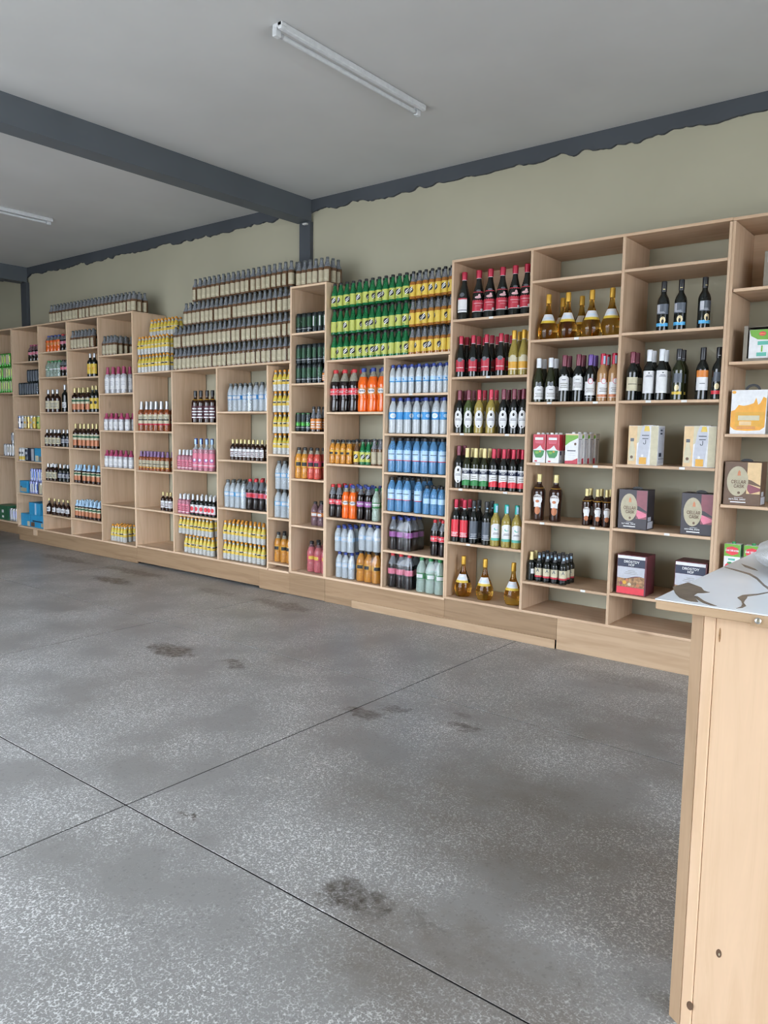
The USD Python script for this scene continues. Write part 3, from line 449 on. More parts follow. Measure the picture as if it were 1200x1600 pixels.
 'orange_big': ('orange_soda_bottle', 'soda bottle', 'two litre orange soda bottle', .358, .05, 'pet', (.80, 'orange_soda', 'neck_clear'), FANTA),
 'orange_mid': ('orange_soda_bottle', 'soda bottle', 'orange soda bottle with blue cap', .283, .038, 'pet', (.80, 'orange_soda', 'neck_clear'), FANTA),
 'grape_mid': ('grape_soda_bottle', 'soda bottle', 'dark grape soda bottle', .283, .036, 'pet', (.76, 'cola', 'smoky_glass'), [('cap', .915, 'cap_blue', 1.12), ('label', .40, .555, 180, 'purple_ink'), ('text', 'Fanta', .017, .460, 'white_paper', 0)]),
 'lemon_mid': ('lemon_soda_bottle', 'soda bottle', 'lemon soda bottle with green label', .275, .038, 'pet', 'lemon_soda', [('cap', .915, 'cap_green', 1.12), ('label', .40, .57, 180, 'green_ink'), ('band', .50, .545, 60, 'white_paper'), ('text', 'Sprite', .017, .455, 'white_paper', 0)]),
 'juice_small': ('juice_bottle', 'juice bottle', 'small orange juice bottle', .203, .029, 'pet', (.85, 'orange_pulp', 'neck_clear'), [('cap', .90, 'cap_black', 1.15), ('label', .38, .56, 180, 'amber_ink'), ('band', .40, .49, 34, 'black_ink', -10), ('band', .55, .575, 180, 'yellow_ink')]),
 'tonic_yellow': ('soda_bottle', 'soda bottle', 'small yellow labelled soda bottle', .212, .029, 'slim', 'whisky', [('cap', .90, 'cap_black', 1.14), ('label', .10, .52, 180, 'yellow_ink'), ('oval', .32, .09, 42, 'black_ink'), ('slash', .32, .10, 40, 'white_paper')]),
 'soda_green_s': ('soda_bottle', 'soda bottle', 'small green soda bottle', .212, .029, 'slim', 'green_plastic', [('cap', .90, 'cap_black', 1.14), ('label', .12, .50, 180, 'lime_ink'), ('oval', .32, .09, 42, 'black_ink'), ('slash', .32, .10, 40, 'white_paper')]),
 'soda_green': ('soda_bottle', 'soda bottle', 'green soda bottle', .211, .0315, 'slim', 'green_plastic', [('cap', .91, 'cap_black', 1.14), ('label', .09, .50, 180, 'lime_ink'), ('oval', .32, .105, 46, 'black_ink'), ('slash', .32, .12, 44, 'white_paper'), ('lines', .11, .17, 24, 'green_ink', 2)]),
 'soda_gold': ('soda_bottle', 'soda bottle', 'amber soda bottle', .211, .0288, 'slim', (.62, 'ginger', 'smoky_glass'), [('cap', .91, 'cap_black', 1.14), ('label', .09, .50, 180, 'yellow_ink'), ('oval', .32, .105, 50, 'black_ink'), ('slash', .32, .12, 48, 'white_paper')]),
 'gold_flask': ('spirit_bottle', 'spirit bottle', 'small whisky flask', .2175, .0325, 'flask', (.62, 'whisky', 'smoky_glass'), [('cap', .925, 'cap_grey', 1.06), ('label', .06, .51, 58, 'kraft_cream'), ('lines', .14, .22, 40, 'cream_paper', 2), ('band', .08, .48, 54, 'cream_paper', 180, .0006)]),
 'cider_small': ('cider_bottle', 'cider bottle', 'dark bottle with orange label', .217, .029, 'slim', (.56, 'brown_glass', 'smoky_glass'), [('cap', .90, 'cap_black', 1.12), ('label', .10, .52, 70, 'orange_ink'), ('lines', .16, .46, 46, 'white_paper', 3)]),
 'cider_mini': ('cider_bottle', 'cider bottle', 'tiny dark bottle with orange label', .158, .027, 'slim', (.56, 'brown_glass', 'smoky_glass'), [('cap', .90, 'cap_black', 1.12), ('label', .10, .52, 70, 'orange_ink'), ('lines', .16, .46, 46, 'white_paper', 3)]),
 'orange_drink': ('fruit_drink_bottle', 'juice bottle', 'orange fruit drink bottle', .275, .036, 'pet', (.80, 'orange_pulp', 'neck_clear'), [('cap', .915, 'cap_black', 1.14), ('label', .38, .58, 180, 'amber_ink'), ('band', .41, .53, 38, 'black_ink', 0)]),
 'red_drink': ('fruit_drink_bottle', 'juice bottle', 'red fruit drink bottle', .275, .036, 'pet', (.80, 'red_pulp', 'neck_clear'), [('cap', .915, 'cap_black', 1.14), ('label', .38, .58, 180, 'pink_paper'), ('band', .41, .53, 38, 'black_ink', 0), ('band', .37, .395, 180, 'yellow_ink')]),
 'tonic': ('tonic_bottle', 'soda bottle', 'yellow labelled tonic bottle', .189, .0275, 'slim', 'cloudy_tonic', [('cap', .895, 'cap_orange', 1.14), ('label', .32, .80, 180, 'yellow_ink'), ('band', .44, .50, 36, 'black_ink', 0), ('band', .60, .64, 180, 'lime_ink')]),
 'spirit_dark_s': ('spirit_bottle', 'spirit bottle', 'small dark spirit bottle', .195, .027, 'spirit', 'brown_glass', [('cap', .80, 'foil_cream', 1.08), ('label', .16, .54, 68, 'white_paper'), ('lines', .22, .46, 40, 'maroon', 3)]),
 'amber_tall': ('brandy_bottle', 'brandy bottle', 'tall amber silver capped bottle', .312, .036, 'spirit', 'amber_spirit', [('cap', .73, 'foil_silver', 1.12), ('label', .20, .56, 66, 'cream_paper'), ('band', .36, .40, 50, 'black_ink'), ('band', .20, .255, 66, 'red_ink'), ('lines', .43, .50, 36, 'grey_ink', 2)]),
 'amber_short': ('brandy_bottle', 'brandy bottle', 'short amber lilac capped bottle', .204, .029, 'spirit', 'amber_spirit', [('cap', .72, 'cap_lilac', 1.1), ('label', .20, .54, 68, 'kraft_cream'), ('lines', .33, .40, 44, 'black_ink', 1), ('band', .14, .17, 68, 'foil_gold')]),
 'brandy_dark': ('brandy_bottle', 'brandy bottle', 'dark black capped brandy bottle', .315, .039, 'spirit', (.66, 'brown_glass', 'brown_glass'), [('cap', .83, 'foil_black', 1.2), ('ring', .70, .73, 'foil_gold'), ('label', .12, .52, 64, 'maroon'), ('lines', .14, .50, 46, 'white_paper', 4)]),
 'pink_small': ('gin_bottle', 'gin bottle', 'small pink gin bottle', .202, .029, 'spirit', 'pink_spirit', [('cap', .74, 'foil_white', 1.1), ('label', .12, .50, 66, 'pink_ink'), ('lines', .16, .46, 34, 'rosewood', 3), ('band', .09, .115, 66, 'white_paper')]),
 'pink_tall': ('gin_bottle', 'gin bottle', 'tall pink blue capped bottle', .322, .036, 'spirit', (.66, 'pink_spirit', 'clear_glass'), [('cap', .82, 'cap_blue', 1.2), ('band', .82, .97, 34, 'pale_blue_ink', 10, .006), ('label', .10, .54, 70, 'pink_ink'), ('oval', .32, .06, 36, 'purple_ink'), ('oval', .33, .04, 20, 'white_paper', 6, .0016), ('band', .16, .18, 70, 'white_paper')]),
 'berry_small': ('spirit_bottle', 'spirit bottle', 'dark bottle with red emblem', .202, .028, 'spirit', 'dark_glass', [('cap', .76, 'foil_white', 1.1), ('label', .12, .54, 68, 'white_paper'), ('oval', .33, .11, 40, 'cola_red'), ('band', .12, .15, 68, 'pink_ink')]),
 'yellow_label': ('rum_bottle', 'rum bottle', 'short yellow labelled rum bottle', .265, .036, 'spirit', 'dark_glass', [('cap', .82, 'foil_silver', 1.1), ('label', .12, .55, 64, 'yellow_ink'), ('oval', .36, .06, 30, 'amber_ink')]),
 'yellow_label_t': ('rum_bottle', 'rum bottle', 'tall yellow labelled rum bottle', .302, .034, 'spirit', 'dark_glass', [('cap', .84, 'foil_cream', 1.1), ('label', .12, .53, 64, 'yellow_ink'), ('oval', .36, .06, 30, 'black_ink')]),
 'pink_vodka': ('vodka_bottle', 'vodka bottle', 'plum capped clear vodka bottle', .292, .037, 'spirit', 'vodka', [('cap', .73, 'cap_pink', 1.12), ('label', .15, .56, 66, 'white_paper'), ('lines', .30, .48, 30, 'silver_side', 3)]),
 'pink_vodka_s': ('vodka_bottle', 'vodka bottle', 'small plum capped vodka bottle', .192, .032, 'spirit', 'vodka', [('cap', .66, 'cap_pink', 1.1), ('label', .12, .50, 66, 'white_paper'), ('lines', .24, .36, 30, 'silver_side', 2)]),
 'banded': ('brandy_bottle', 'brandy bottle', 'dark green banded brandy bottle', .285, .036, 'spirit', 'brown_glass', [('cap', .80, 'foil_cream', 1.08), ('label', .34, .57, 72, 'cream_paper'), ('band', .43, .50, 72, 'box_green'), ('band', .10, .34, 60, 'copper_ink', 0, .0006)]),
 'blue_cap': ('brandy_bottle', 'brandy bottle', 'small blue capped brandy bottle', .212, .031, 'spirit', 'brown_glass', [('cap', .68, 'pale_blue_ink', 1.1), ('label', .40, .60, 72, 'cream_paper'), ('band', .47, .55, 72, 'box_green'), ('band', .14, .40, 60, 'copper_ink', 0, .0006)]),
 'dark_white': ('spirit_bottle', 'spirit bottle', 'small cream labelled spirit bottle', .205, .032, 'spirit', 'brown_glass', [('cap', .80, 'foil_silver', 1.1), ('label', .14, .52, 66, 'cream_paper'), ('lines', .22, .44, 34, 'grey_ink', 3)]),
 'dark_silver': ('spirit_bottle', 'spirit bottle', 'small black silver banded bottle', .205, .032, 'spirit', 'dark_glass', [('cap', .80, 'foil_silver', 1.1), ('label', .20, .52, 68, 'navy'), ('lines', .24, .48, 60, 'white_paper', 3)]),
 'dark_round': ('spirit_bottle', 'spirit bottle', 'round shouldered spirit bottle', .198, .034, 'round', 'brown_glass', [('cap', .84, 'foil_cream', 1.1), ('label', .18, .44, 62, 'white_paper'), ('lines', .24, .40, 40, 'navy', 2)]),
 'dark_white_t': ('spirit_bottle', 'spirit bottle', 'tall cream labelled spirit bottle', .272, .038, 'spirit', 'brown_glass', [('cap', .82, 'foil_silver', 1.1), ('label', .14, .50, 66, 'cream_paper'), ('lines', .22, .44, 34, 'box_grey', 3)]),
 'dark_silver_t': ('spirit_bottle', 'spirit bottle', 'tallest black spirit bottle', .325, .038, 'spirit', 'dark_glass', [('cap', .82, 'foil_silver', 1.1), ('label', .16, .36, 60, 'white_paper'), ('lines', .20, .34, 34, 'grey_ink', 2)]),
 'can': ('drink_can', 'can', 'slim drink can', .165, .028, 'can', 'can_silver', []),
}
ORD = 'first second third fourth fifth sixth seventh eighth ninth tenth eleventh twelfth thirteenth fourteenth fifteenth sixteenth seventeenth eighteenth nineteenth twentieth'.split()
def ordinal(n):
    if n <= 20: return ORD[n-1]
    return 'twenty-'+ORD[n-21]
COLNAME = {'A1': 'first wine column', 'A2': 'second wine column', 'A3': 'third wine column', 'A4': 'fourth wine column', 'B1': 'narrow can column', 'B2': 'cola column', 'B3': 'water column', 'C1': 'first low column', 'C2': 'second low column',
           'C3': 'third low column', 'C4': 'narrow low column', 'D1': 'first far column', 'D2': 'second far column', 'D3': 'third far column', 'D4': 'fourth far column', 'E1': 'last end column'}
def shelf_name(i, n): return 'top shelf' if i == 1 else 'bottom shelf' if i == n else ORD[i-1]+' shelf'
TOPS = {'Dtop': (2.721, 'on top of the far unit'), 'Ct1': (2.082, 'in the lowest flask tier'), 'Ct2': (2.300, 'in the second flask tier'), 'Ct3': (2.518, 'in the third flask tier'), 'Ct4': (2.736, 'in the highest flask tier'),
        'B1top': (2.730, 'on top of the can column'), 'Cl1': (2.082, 'lower tier beside the flasks'), 'Cl2': (2.2715, 'middle tier beside the flasks'), 'Cl3': (2.461, 'upper tier beside the flasks'),
        'G1': (2.088, 'in the lowest soda tier'), 'G2': (2.300, 'in the middle soda tier'), 'G3': (2.512, 'in the highest soda tier')}
def place_of(key):
    if key in TOPS: return TOPS[key]
    c, i = key.split('.')[:2]; i = int(i)
    return SH[c][i-1]+T+.0005, f'{shelf_name(i, len(SH[c]))}, {COLNAME[c]}'
FIRST = {}
def put(kind, label, loc, rz, group):
    if kind in FIRST: return dup(FIRST[kind], label, loc, rz, group)
    name, cat_, desc, H, R, shape, body, extras = KIND[kind]
    t = thing(name, label, cat_, loc, rz, group); bottle(t, H, R, shape, body, extras); FIRST[kind] = t
    return t
def row(kind, key, xs, y, rows, dz=0, extra=''):
    name, cat_, desc, H, R, *_ = KIND[kind]
    z, where = place_of(key); y = max(y, R+.012); xs = sorted(xs)
    for q in range(rows):
        yy = y+q*(2*R+.003)
        if yy+R > .428: break
        for i, x in enumerate(xs):
            k = len(xs)-i
            d_ = ('', 'second-row ', 'third-row ', 'fourth-row ')[q]+desc
            lab = f'{d_}, {where}{extra}' if len(xs) == 1 else f'{d_}, {ordinal(k)} from counter end, {where}{extra}'
            grp = f'{d_}s, {where}{extra}'
            tz = .0127*(x+2.874) if key[:2] in ('Ct', 'Cl') else .0112*(x+.631) if key[0] == 'G' else 0
            jit = (0 if q == 0 else rng.uniform(-.002, .002))
            base = 22 if R > .03 and shape_front(kind) else 18
            put(kind, lab, (x, yy+jit, z+dz+tz), base+rng.uniform(-1, 1)*(38 if kind == 'gold_flask' else 105 if kind in SPUN else 16), grp)
SPUN = ('soda_green', 'soda_gold', 'gold_flask', 'tonic', 'water_small', 'water_mid', 'soda_green_s')
def shape_front(kind): return True
ROWS = [
('wine_big_back', 'A1.1', [0.064], 0.07, 1),
('wine_big', 'A1.1', [0.189, 0.286, 0.386, 0.487, 0.582], 0.07, 1),
('wine_red', 'A1.2', [0.056, 0.162, 0.274, 0.394], 0.06, 3),
('wine_gold', 'A1.2', [0.5, 0.578], 0.06, 2),
('oval_dark', 'A1.3', [0.054], 0.06, 2),
('oval_green', 'A1.3', [0.134], 0.06, 2),
('oval_pale', 'A1.3', [0.225, 0.326], 0.06, 2),
('oval_dark', 'A1.3', [0.431, 0.516, 0.591], 0.06, 2),
('oval_dark', 'A1.4', [0.06], 0.06, 2),
('band_green', 'A1.4', [0.135, 0.21, 0.285], 0.06, 2),
('band_red', 'A1.4', [0.364, 0.448, 0.527, 0.602], 0.06, 2),
('plain_red', 'A1.5', [0.055, 0.13], 0.05, 2),
('plain_grey', 'A1.5', [0.211, 0.323], 0.05, 2),
('teal', 'A1.5', [0.4, 0.49, 0.575], 0.05, 1),
('decanter', 'A1.6', [0.102, 0.294, 0.535], 0.1, 1),
('decanter', 'A2.2', [0.743, 0.888, 1.058, 1.198], 0.09, 1),
('decanter_b', 'A2.2', [0.763, 0.907], 0.27, 1),
('white_arch', 'A2.3', [0.702, 0.793], 0.06, 2),
('dark_arch', 'A2.3', [0.894, 0.996], 0.06, 2),
('purple_cap', 'A2.3', [1.081], 0.06, 2),
('rose', 'A2.3', [1.167, 1.245], 0.06, 2),
('cream_big', 'A2.5', [0.717, 0.846], 0.1, 1),
('cream_small', 'A2.5', [1.094, 1.17, 1.235], 0.06, 2),
('mini_back', 'A2.6', [0.693], 0.07, 2),
('mini', 'A2.6', [0.754, 0.815, 0.876, 0.937], 0.07, 3),
('blue_band', 'A3.2', [1.532, 1.639, 1.78], 0.09, 1),
('cream_label', 'A3.3', [1.366], 0.06, 2),
('white_label', 'A3.3', [1.474, 1.552], 0.06, 2),
('yellow_band', 'A3.3', [1.655], 0.07, 2),
('orange_label', 'A3.3', [1.801], 0.06, 1),
('red_band', 'A3.3', [1.894], 0.06, 1),
('water_small', 'B3.1', [-0.584, -0.524, -0.463, -0.397, -0.326, -0.257, -0.188, -0.128, -0.068], 0.06, 3),
('water_mid', 'B3.2', [-0.576, -0.501, -0.426, -0.341, -0.255, -0.156, -0.081], 0.06, 3),
('water_blue', 'B3.3', [-0.575, -0.498, -0.421, -0.332, -0.255, -0.173, -0.089], 0.06, 3),
('water_blue', 'B3.4', [-0.575, -0.498, -0.421, -0.309], 0.06, 3),
('water_blue_plain', 'B3.4', [-0.221, -0.15, -0.079], 0.05, 2),
('cola_mid', 'B3.5', [-0.136, -0.061], 0.05, 2),
('cola_big', 'B2.1', [-1.205, -1.102, -0.999], 0.07, 2),
('orange_big', 'B2.1', [-0.896, -0.793, -0.69], 0.07, 2),
('juice_small', 'B2.2', [-1.226, -1.165, -1.104, -1.035], 0.06, 3),
('tonic_yellow', 'B2.2', [-0.954], 0.06, 3),
('soda_green_s', 'B2.2', [-0.888, -0.827], 0.06, 3),
('gold_flask', 'B2.2', [-0.763, -0.695], 0.06, 2),
('cola_mid', 'B2.3', [-1.219, -1.144], 0.06, 3),
('orange_mid', 'B2.3', [-1.067, -0.988], 0.06, 3),
('grape_mid', 'B2.3', [-0.904, -0.819], 0.06, 3),
('lemon_mid', 'B2.3', [-0.735], 0.06, 3),
('cider_mini', 'B1.2', [-1.31], 0.05, 1),
('cider_small', 'B1.3', [-1.454, -1.393], 0.06, 2),
('orange_drink', 'B1.4', [-1.631, -1.556], 0.06, 2),
('red_drink', 'B1.4', [-1.481, -1.405], 0.06, 2),
('spirit_dark_s', 'C3.2', [-2.522, -2.464, -2.407, -2.35, -2.293, -2.235, -2.173, -2.11], 0.06, 2),
('amber_tall', 'C1.1', [-4.01, -3.915, -3.835, -3.749, -3.657, -3.56], 0.06, 2),
('amber_short', 'C1.2', [-4.028, -3.965, -3.903, -3.842, -3.776, -3.716, -3.644, -3.56], 0.06, 2),
('spirit_dark_s', 'C1.3', [-3.647, -3.575, -3.517], 0.06, 1),
('brandy_dark', 'C2.1', [-3.09, -3.002, -2.904, -2.822], 0.06, 1),
('pink_small', 'C2.2', [-3.35, -3.289, -3.228, -3.167], 0.06, 2),
('pink_tall', 'C2.2', [-3.086, -3.003, -2.916, -2.835], 0.06, 1),
('pink_small', 'C2.3', [-3.35, -3.289, -3.223], 0.06, 2),
('berry_small', 'C2.3', [-3.131, -3.058, -2.993, -2.922, -2.858, -2.8], 0.05, 3),
('gold_flask', 'D3.1', [-5.349, -5.282, -5.214, -5.146, -5.074, -4.994, -4.915], 0.06, 2),
('gold_flask', 'D4.1', [-4.688, -4.62, -4.552, -4.484], 0.06, 4),
('yellow_label', 'D3.2', [-4.992, -4.904], 0.06, 1),
('pink_vodka', 'D4.2', [-4.64, -4.534, -4.43, -4.328], 0.06, 2),
('banded', 'D3.3', [-5.346, -5.253, -5.162, -5.057], 0.06, 2),
('yellow_label_t', 'D3.3', [-4.96, -4.881], 0.06, 1),
('pink_vodka_s', 'D4.3', [-4.682, -4.583, -4.492, -4.388, -4.271], 0.06, 2),
('banded', 'D3.4', [-5.346, -5.242, -5.158, -5.067, -4.976, -4.895], 0.06, 1),
('pink_vodka_s', 'D4.4', [-4.688, -4.601, -4.508, -4.415, -4.316, -4.218], 0.06, 2),
('blue_cap', 'D3.5', [-5.351, -5.284, -5.172, -5.079, -4.979, -4.871], 0.06, 2),
('blue_cap', 'D3.6', [-5.351, -5.286, -5.221, -5.136, -5.053, -4.97, -4.88], 0.06, 3),
('dark_white', 'D2.4', [-6.01, -5.919, -5.827, -5.737], 0.06, 2),
('dark_silver', 'D2.4', [-5.618, -5.53], 0.06, 2),
('dark_white', 'D2.5', [-6.01, -5.935, -5.842], 0.06, 2),
('dark_silver', 'D2.5', [-5.721, -5.632, -5.543], 0.06, 2),
('dark_round', 'D2.6', [-6.01, -5.878, -5.776, -5.675, -5.566], 0.06, 1),
('dark_white_t', 'D2.3', [-5.953, -5.842, -5.741], 0.06, 1),
('dark_silver_t', 'D2.3', [-5.564], 0.06, 1),
('gold_flask', 'Dtop', [-5.816, -5.742, -5.668, -5.594, -5.52, -5.446, -5.372, -5.298, -5.224, -5.15, -5.076, -5.002, -4.928, -4.854, -4.78, -4.706, -4.632, -4.558, -4.484, -4.41, -4.336, -4.262, -4.188, -4.114], 0.06, 3),
('gold_flask', 'Ct1', [-3.385, -3.317, -3.248, -3.179, -3.11, -3.042, -2.973, -2.904, -2.835, -2.766, -2.698, -2.629, -2.56, -2.491, -2.422, -2.354, -2.285, -2.216, -2.147, -2.078, -2.01, -1.941, -1.872, -1.803, -1.734], 0.06, 2),
('gold_flask', 'Ct2', [-3.385, -3.317, -3.248, -3.179, -3.11, -3.042, -2.973, -2.904, -2.835, -2.766, -2.698, -2.629, -2.56, -2.491, -2.422, -2.354, -2.285, -2.216, -2.147, -2.078, -2.01, -1.941, -1.872, -1.803, -1.734], 0.06, 2),
('gold_flask', 'Ct3', [-3.216, -3.148, -3.081, -3.014, -2.946, -2.879, -2.812, -2.744, -2.677, -2.61, -2.542, -2.475, -2.408, -2.34, -2.273, -2.206, -2.138, -2.071, -2.004, -1.936, -1.869, -1.802, -1.734], 0.06, 2),
('gold_flask', 'Ct4', [-3.066, -2.995, -2.925, -2.855, -2.785, -2.715, -2.645, -2.575, -2.505, -2.435, -2.365, -2.295, -2.225, -2.155, -2.085, -2.015, -1.945, -1.875, -1.805, -1.734], 0.06, 2),
('gold_flask', 'B1top', [-1.635, -1.569, -1.503, -1.437, -1.371, -1.304], 0.06, 3),
('soda_green', 'G1', [-1.216, -1.148, -1.08, -1.011, -0.943, -0.874, -0.806, -0.737, -0.669, -0.6, -0.532, -0.464], 0.06, 2),
('soda_green', 'G2', [-1.216, -1.148, -1.08, -1.011, -0.943, -0.874, -0.806, -0.737, -0.669, -0.6, -0.532, -0.464], 0.06, 2),
('soda_green', 'G3', [-1.216, -1.148, -1.08, -1.011, -0.943, -0.874, -0.806, -0.737, -0.669, -0.6, -0.532, -0.464], 0.06, 2),
]
merged = {}
for kind, key, xs, y, rows in ROWS:
    e = merged.setdefault((kind, key), [[], y, rows]); e[0] += xs
for (kind, key), (xs, y, rows) in merged.items():
    row(kind, key, xs, y, rows)
# further rows: tonics in tiers, ambers beside the green sodas
for k in (1, 2, 3):
    row('soda_gold', f'G{k}', [-.399, -.339, -.28, -.22, -.16, -.101, -.041], .06, 2)
for k, w in enumerate(('lowest tier', 'second tier', 'third tier', 'highest tier')):
    row('tonic', 'C4.1', [-1.931, -1.873, -1.813, -1.755], .06, 3, k*.1895, ', '+w)
row('tonic', 'C2.4', [-3.255, -3.195, -3.135, -3.075, -3.015, -2.955, -2.895, -2.835][0:8], .06, 2, 0, ', lower tier'); row('tonic', 'C2.4', [-3.345, -3.285, -3.225, -3.165, -3.10, -3.04, -2.98, -2.92, -2.86], .06, 2, .1895, ', upper tier')
for k, w in enumerate(('lower tier', 'upper tier')):
    row('tonic', 'C3.4', [-2.64, -2.58, -2.52, -2.46, -2.40, -2.34, -2.275, -2.215, -2.155, -2.095], .06, 3, k*.1895, ', '+w)
row('tonic', 'D4.6', [-4.635, -4.575, -4.515, -4.455, -4.395], .08, 3)
row('tonic', 'Cl1', [-4.005+.06*i for i in range(9)], .05, 4); row('tonic', 'Cl2', [-4.005+.06*i for i in range(9)], .05, 4); row('tonic', 'Cl3', [-3.945+.06*i for i in range(8)], .165, 2)

# single cans, each of its own colour
def can(label, x, y, z, body, bands, R=.028, H=.165):
    t = thing('drink_can', label, 'can', (x, y, z), 20, 'slim cans in the first far column'); bottle(t, H, R, 'can', body, [('ring', .90, .985, 'foil_silver')]+bands); return t
zc, _ = place_of('D1.3')
for x, b, lb, ac, de in [(-6.66, 'can_blue', 'can_silver', 'white_paper', 'blue and silver'), (-6.585, 'can_silver', 'silver_side', 'navy', 'grey silver'), (-6.51, 'can_gold', 'cream_paper', 'amber_ink', 'cream and gold'), (-6.435, 'can_gold', 'can_gold', 'box_brown', 'dull gold'),
                         (-6.36, 'can_silver', 'kraft_cream', 'amber_ink', 'pale straw'), (-6.285, 'can_gold', 'yellow_ink', 'cream_paper', 'yellow cream'), (-6.18, 'can_lime', 'lime_ink', 'green_ink', 'lime green')]:
    can(f'{de} slim can on the third shelf of the first far column', x, .05, zc, b, [('label', .08, .84, 60, lb), ('band', .40, .55, 30, ac)])
zc, _ = place_of('D1.4')
for x, b, lb, ac, de in [(-6.665, 'foil_white', 'white_paper', 'grey_ink', 'first white and yellow'), (-6.60, 'foil_white', 'white_paper', 'grey_ink', 'second white and yellow'), (-6.50, 'can_black', 'navy', 'silver_side', 'black')]:
    can(f'{de} can on the fourth shelf of the first far column', x, .05, zc, b, [('label', .08, .84, 70, lb), ('band', .08, .34, 70, 'yellow_ink' if 'white' in de else 'grey_label'), ('oval', .6, .1, 34, ac)])

# shrink-wrapped packs: bottles or cans that move as one
def pack(name, label, cat_, loc, kind, nx, ny, H, R, shape, body, extras, group=None, film=True):
    t = thing(name, label, cat_, loc, 0, group); p = 2*R+.0006
    pf = SHAPES[shape](H, R)
    for j in range(ny):
        for i in range(nx):
            x, y = R+.001+i*p, R+.001+j*p
            def mv(m):
                v, f = m if isinstance(m, tuple) else (m.vertices, m.faces); return np.asarray(v)+[x, y, 0], f
            a = math.radians(20+rng.uniform(-25, 25)); c, s = math.cos(a), math.sin(a)
            def tw(m):
                v, f = m; v = np.asarray(v); return np.stack([v[:, 0]*c-v[:, 1]*s, v[:, 0]*s+v[:, 1]*c, v[:, 2]], 1), f
            b0 = body if not isinstance(body, tuple) else body[1]
            base = obj(kind, mv(lathe(cut(pf, 0, body[0]*H) if isinstance(body, tuple) else pf, 14)), b0, t, 42)
            if isinstance(body, tuple): obj('neck', mv(lathe(cut(pf, body[0]*H, pf[-1][1]), 14)), body[2], base, 42)
            for e in extras:
                if e[0] == 'cap': obj('cap', mv(lathe([(.38*R*e[3]+.001, e[1]*H), (.38*R*e[3]+.001, H-.002), (.33*R*e[3], H)], 12)), e[2], base, 42)
                elif e[0] == 'label': obj('label', mv(tw(patch(pf, -e[3], e[3], e[1]*H, e[2]*H, 16, 1))), e[4], base, 60)
                elif e[0] == 'mark' and j == 0: obj('print', mv(tw(patch(pf, -e[3], e[3], e[1]*H, e[2]*H, 8, 1, .0012))), e[4], base, 60)
    w, d = 2*R+.002+(nx-1)*p, 2*R+.002+(ny-1)*p
    if film:
        top = H*(.80 if shape != 'can' else 1.0); o = .0012
        pts = []
        for cx in (R, w-R):
            for cy in (R, d-R):
                for q in range(8):
                    a = q*math.pi/4
                    pts += [(cx+(R+o)*math.cos(a), cy+(R+o)*math.sin(a), .001), (cx+(R+o)*math.cos(a), cy+(R+o)*math.sin(a), top*.84), (cx+R*.45*math.cos(a), cy+R*.45*math.sin(a), H*(.93 if shape != 'can' else 1.0)+.001)]
        obj('shrink_wrap', trimesh.convex.convex_hull(np.array(pts)), 'wrap_film' if film is True else film, t, 50)
    return t
WATER = ('bottle', ), 'water', 'water_plastic', [('cap', .90, 'cap_blue', 1.14), ('label', .42, .58, 180, 'sky_ink'), ('mark', .45, .55, 40, 'white_paper')]
def wpack(label, x, y, z, nx, ny, H, R, group=None, capm='cap_blue', lab='pale_blue_ink'):
    return pack('water_pack', label, 'water pack', (x, y, z), 'bottle', nx, ny, H, R, 'water', 'water_plastic', [('cap', .90, capm, 1.14), ('label', .42, .57, 180, lab), ('mark', .44, .55, 40, 'white_paper')], group)
def spack(label, x, y, z, nx, ny, H, R, body, capm, lab, mark=None, name='soda_pack', cat_='soda pack', film=True):
    ex = [('cap', .91, capm, 1.12), ('label', .40, .56, 180, lab)]+([('mark', .42, .53, 40, mark)] if mark else [])
    return pack(name, label, cat_, (x, y, z), 'bottle', nx, ny, H, R, 'pet', body, ex, None, film)
PZ = lambda k: place_of(k)[0]
spack('shrink-wrapped pack of grape soda bottles on the fifth shelf of the water column', -.60, .035, PZ('B3.5'), 3, 3, .272, .0375, (.62, 'cola', 'smoky_glass'), 'cap_blue', 'purple_ink')
spack('shrink-wrapped pack of cola bottles with pink labels, bottom shelf of the water column', -.605, .03, PZ('B3.6'), 3, 3, .285, .042, (.68, 'cola', 'smoky_glass'), 'cap_red', 'pink_ink')
spack('shrink-wrapped pack of clear lemon soda bottles, bottom shelf of the water column', -.318, .03, PZ('B3.6'), 3, 2, .28, .044, 'lemon_soda', 'cap_green', 'green_ink', 'white_paper')
z0 = PZ('B2.4')
wpack('lower water pack standing on the bottom shelf of the cola column', -1.185, .04, z0, 3, 3, .225, .035); wpack('upper water pack on another water pack in the cola column', -1.20, .04, z0+.226, 3, 3, .225, .035)
spack('wrapped pack of orange fruit drinks on the bottom shelf of the cola column', -.945, .03, z0, 3, 3, .262, .042, (.85, 'orange_pulp', 'orange_pulp'), 'cap_black', 'amber_ink', 'black_ink', 'fruit_drink_pack', 'juice pack')
wpack('water pack resting on the orange fruit drink pack in the cola column', -.93, .035, z0+.263, 3, 3, .225, .040)
z0 = PZ('C4.2')
wpack('lower water pack in the narrow low column', -1.955, .04, z0, 3, 3, .26, .040, None, 'cap_grey', 'sky_ink'); wpack('upper water pack in the narrow low column', -1.945, .04, z0+.261, 3, 3, .26, .038, None, 'cap_grey', 'sky_ink')
spack('wrapped pack of orange fruit drinks at the bottom of the narrow low column', -1.955, .04, PZ('C4.3'), 3, 3, .275, .039, (.80, 'orange_pulp', 'neck_clear'), 'cap_black', 'amber_ink', 'black_ink', 'fruit_drink_pack', 'juice pack')
z0 = PZ('C3.1')
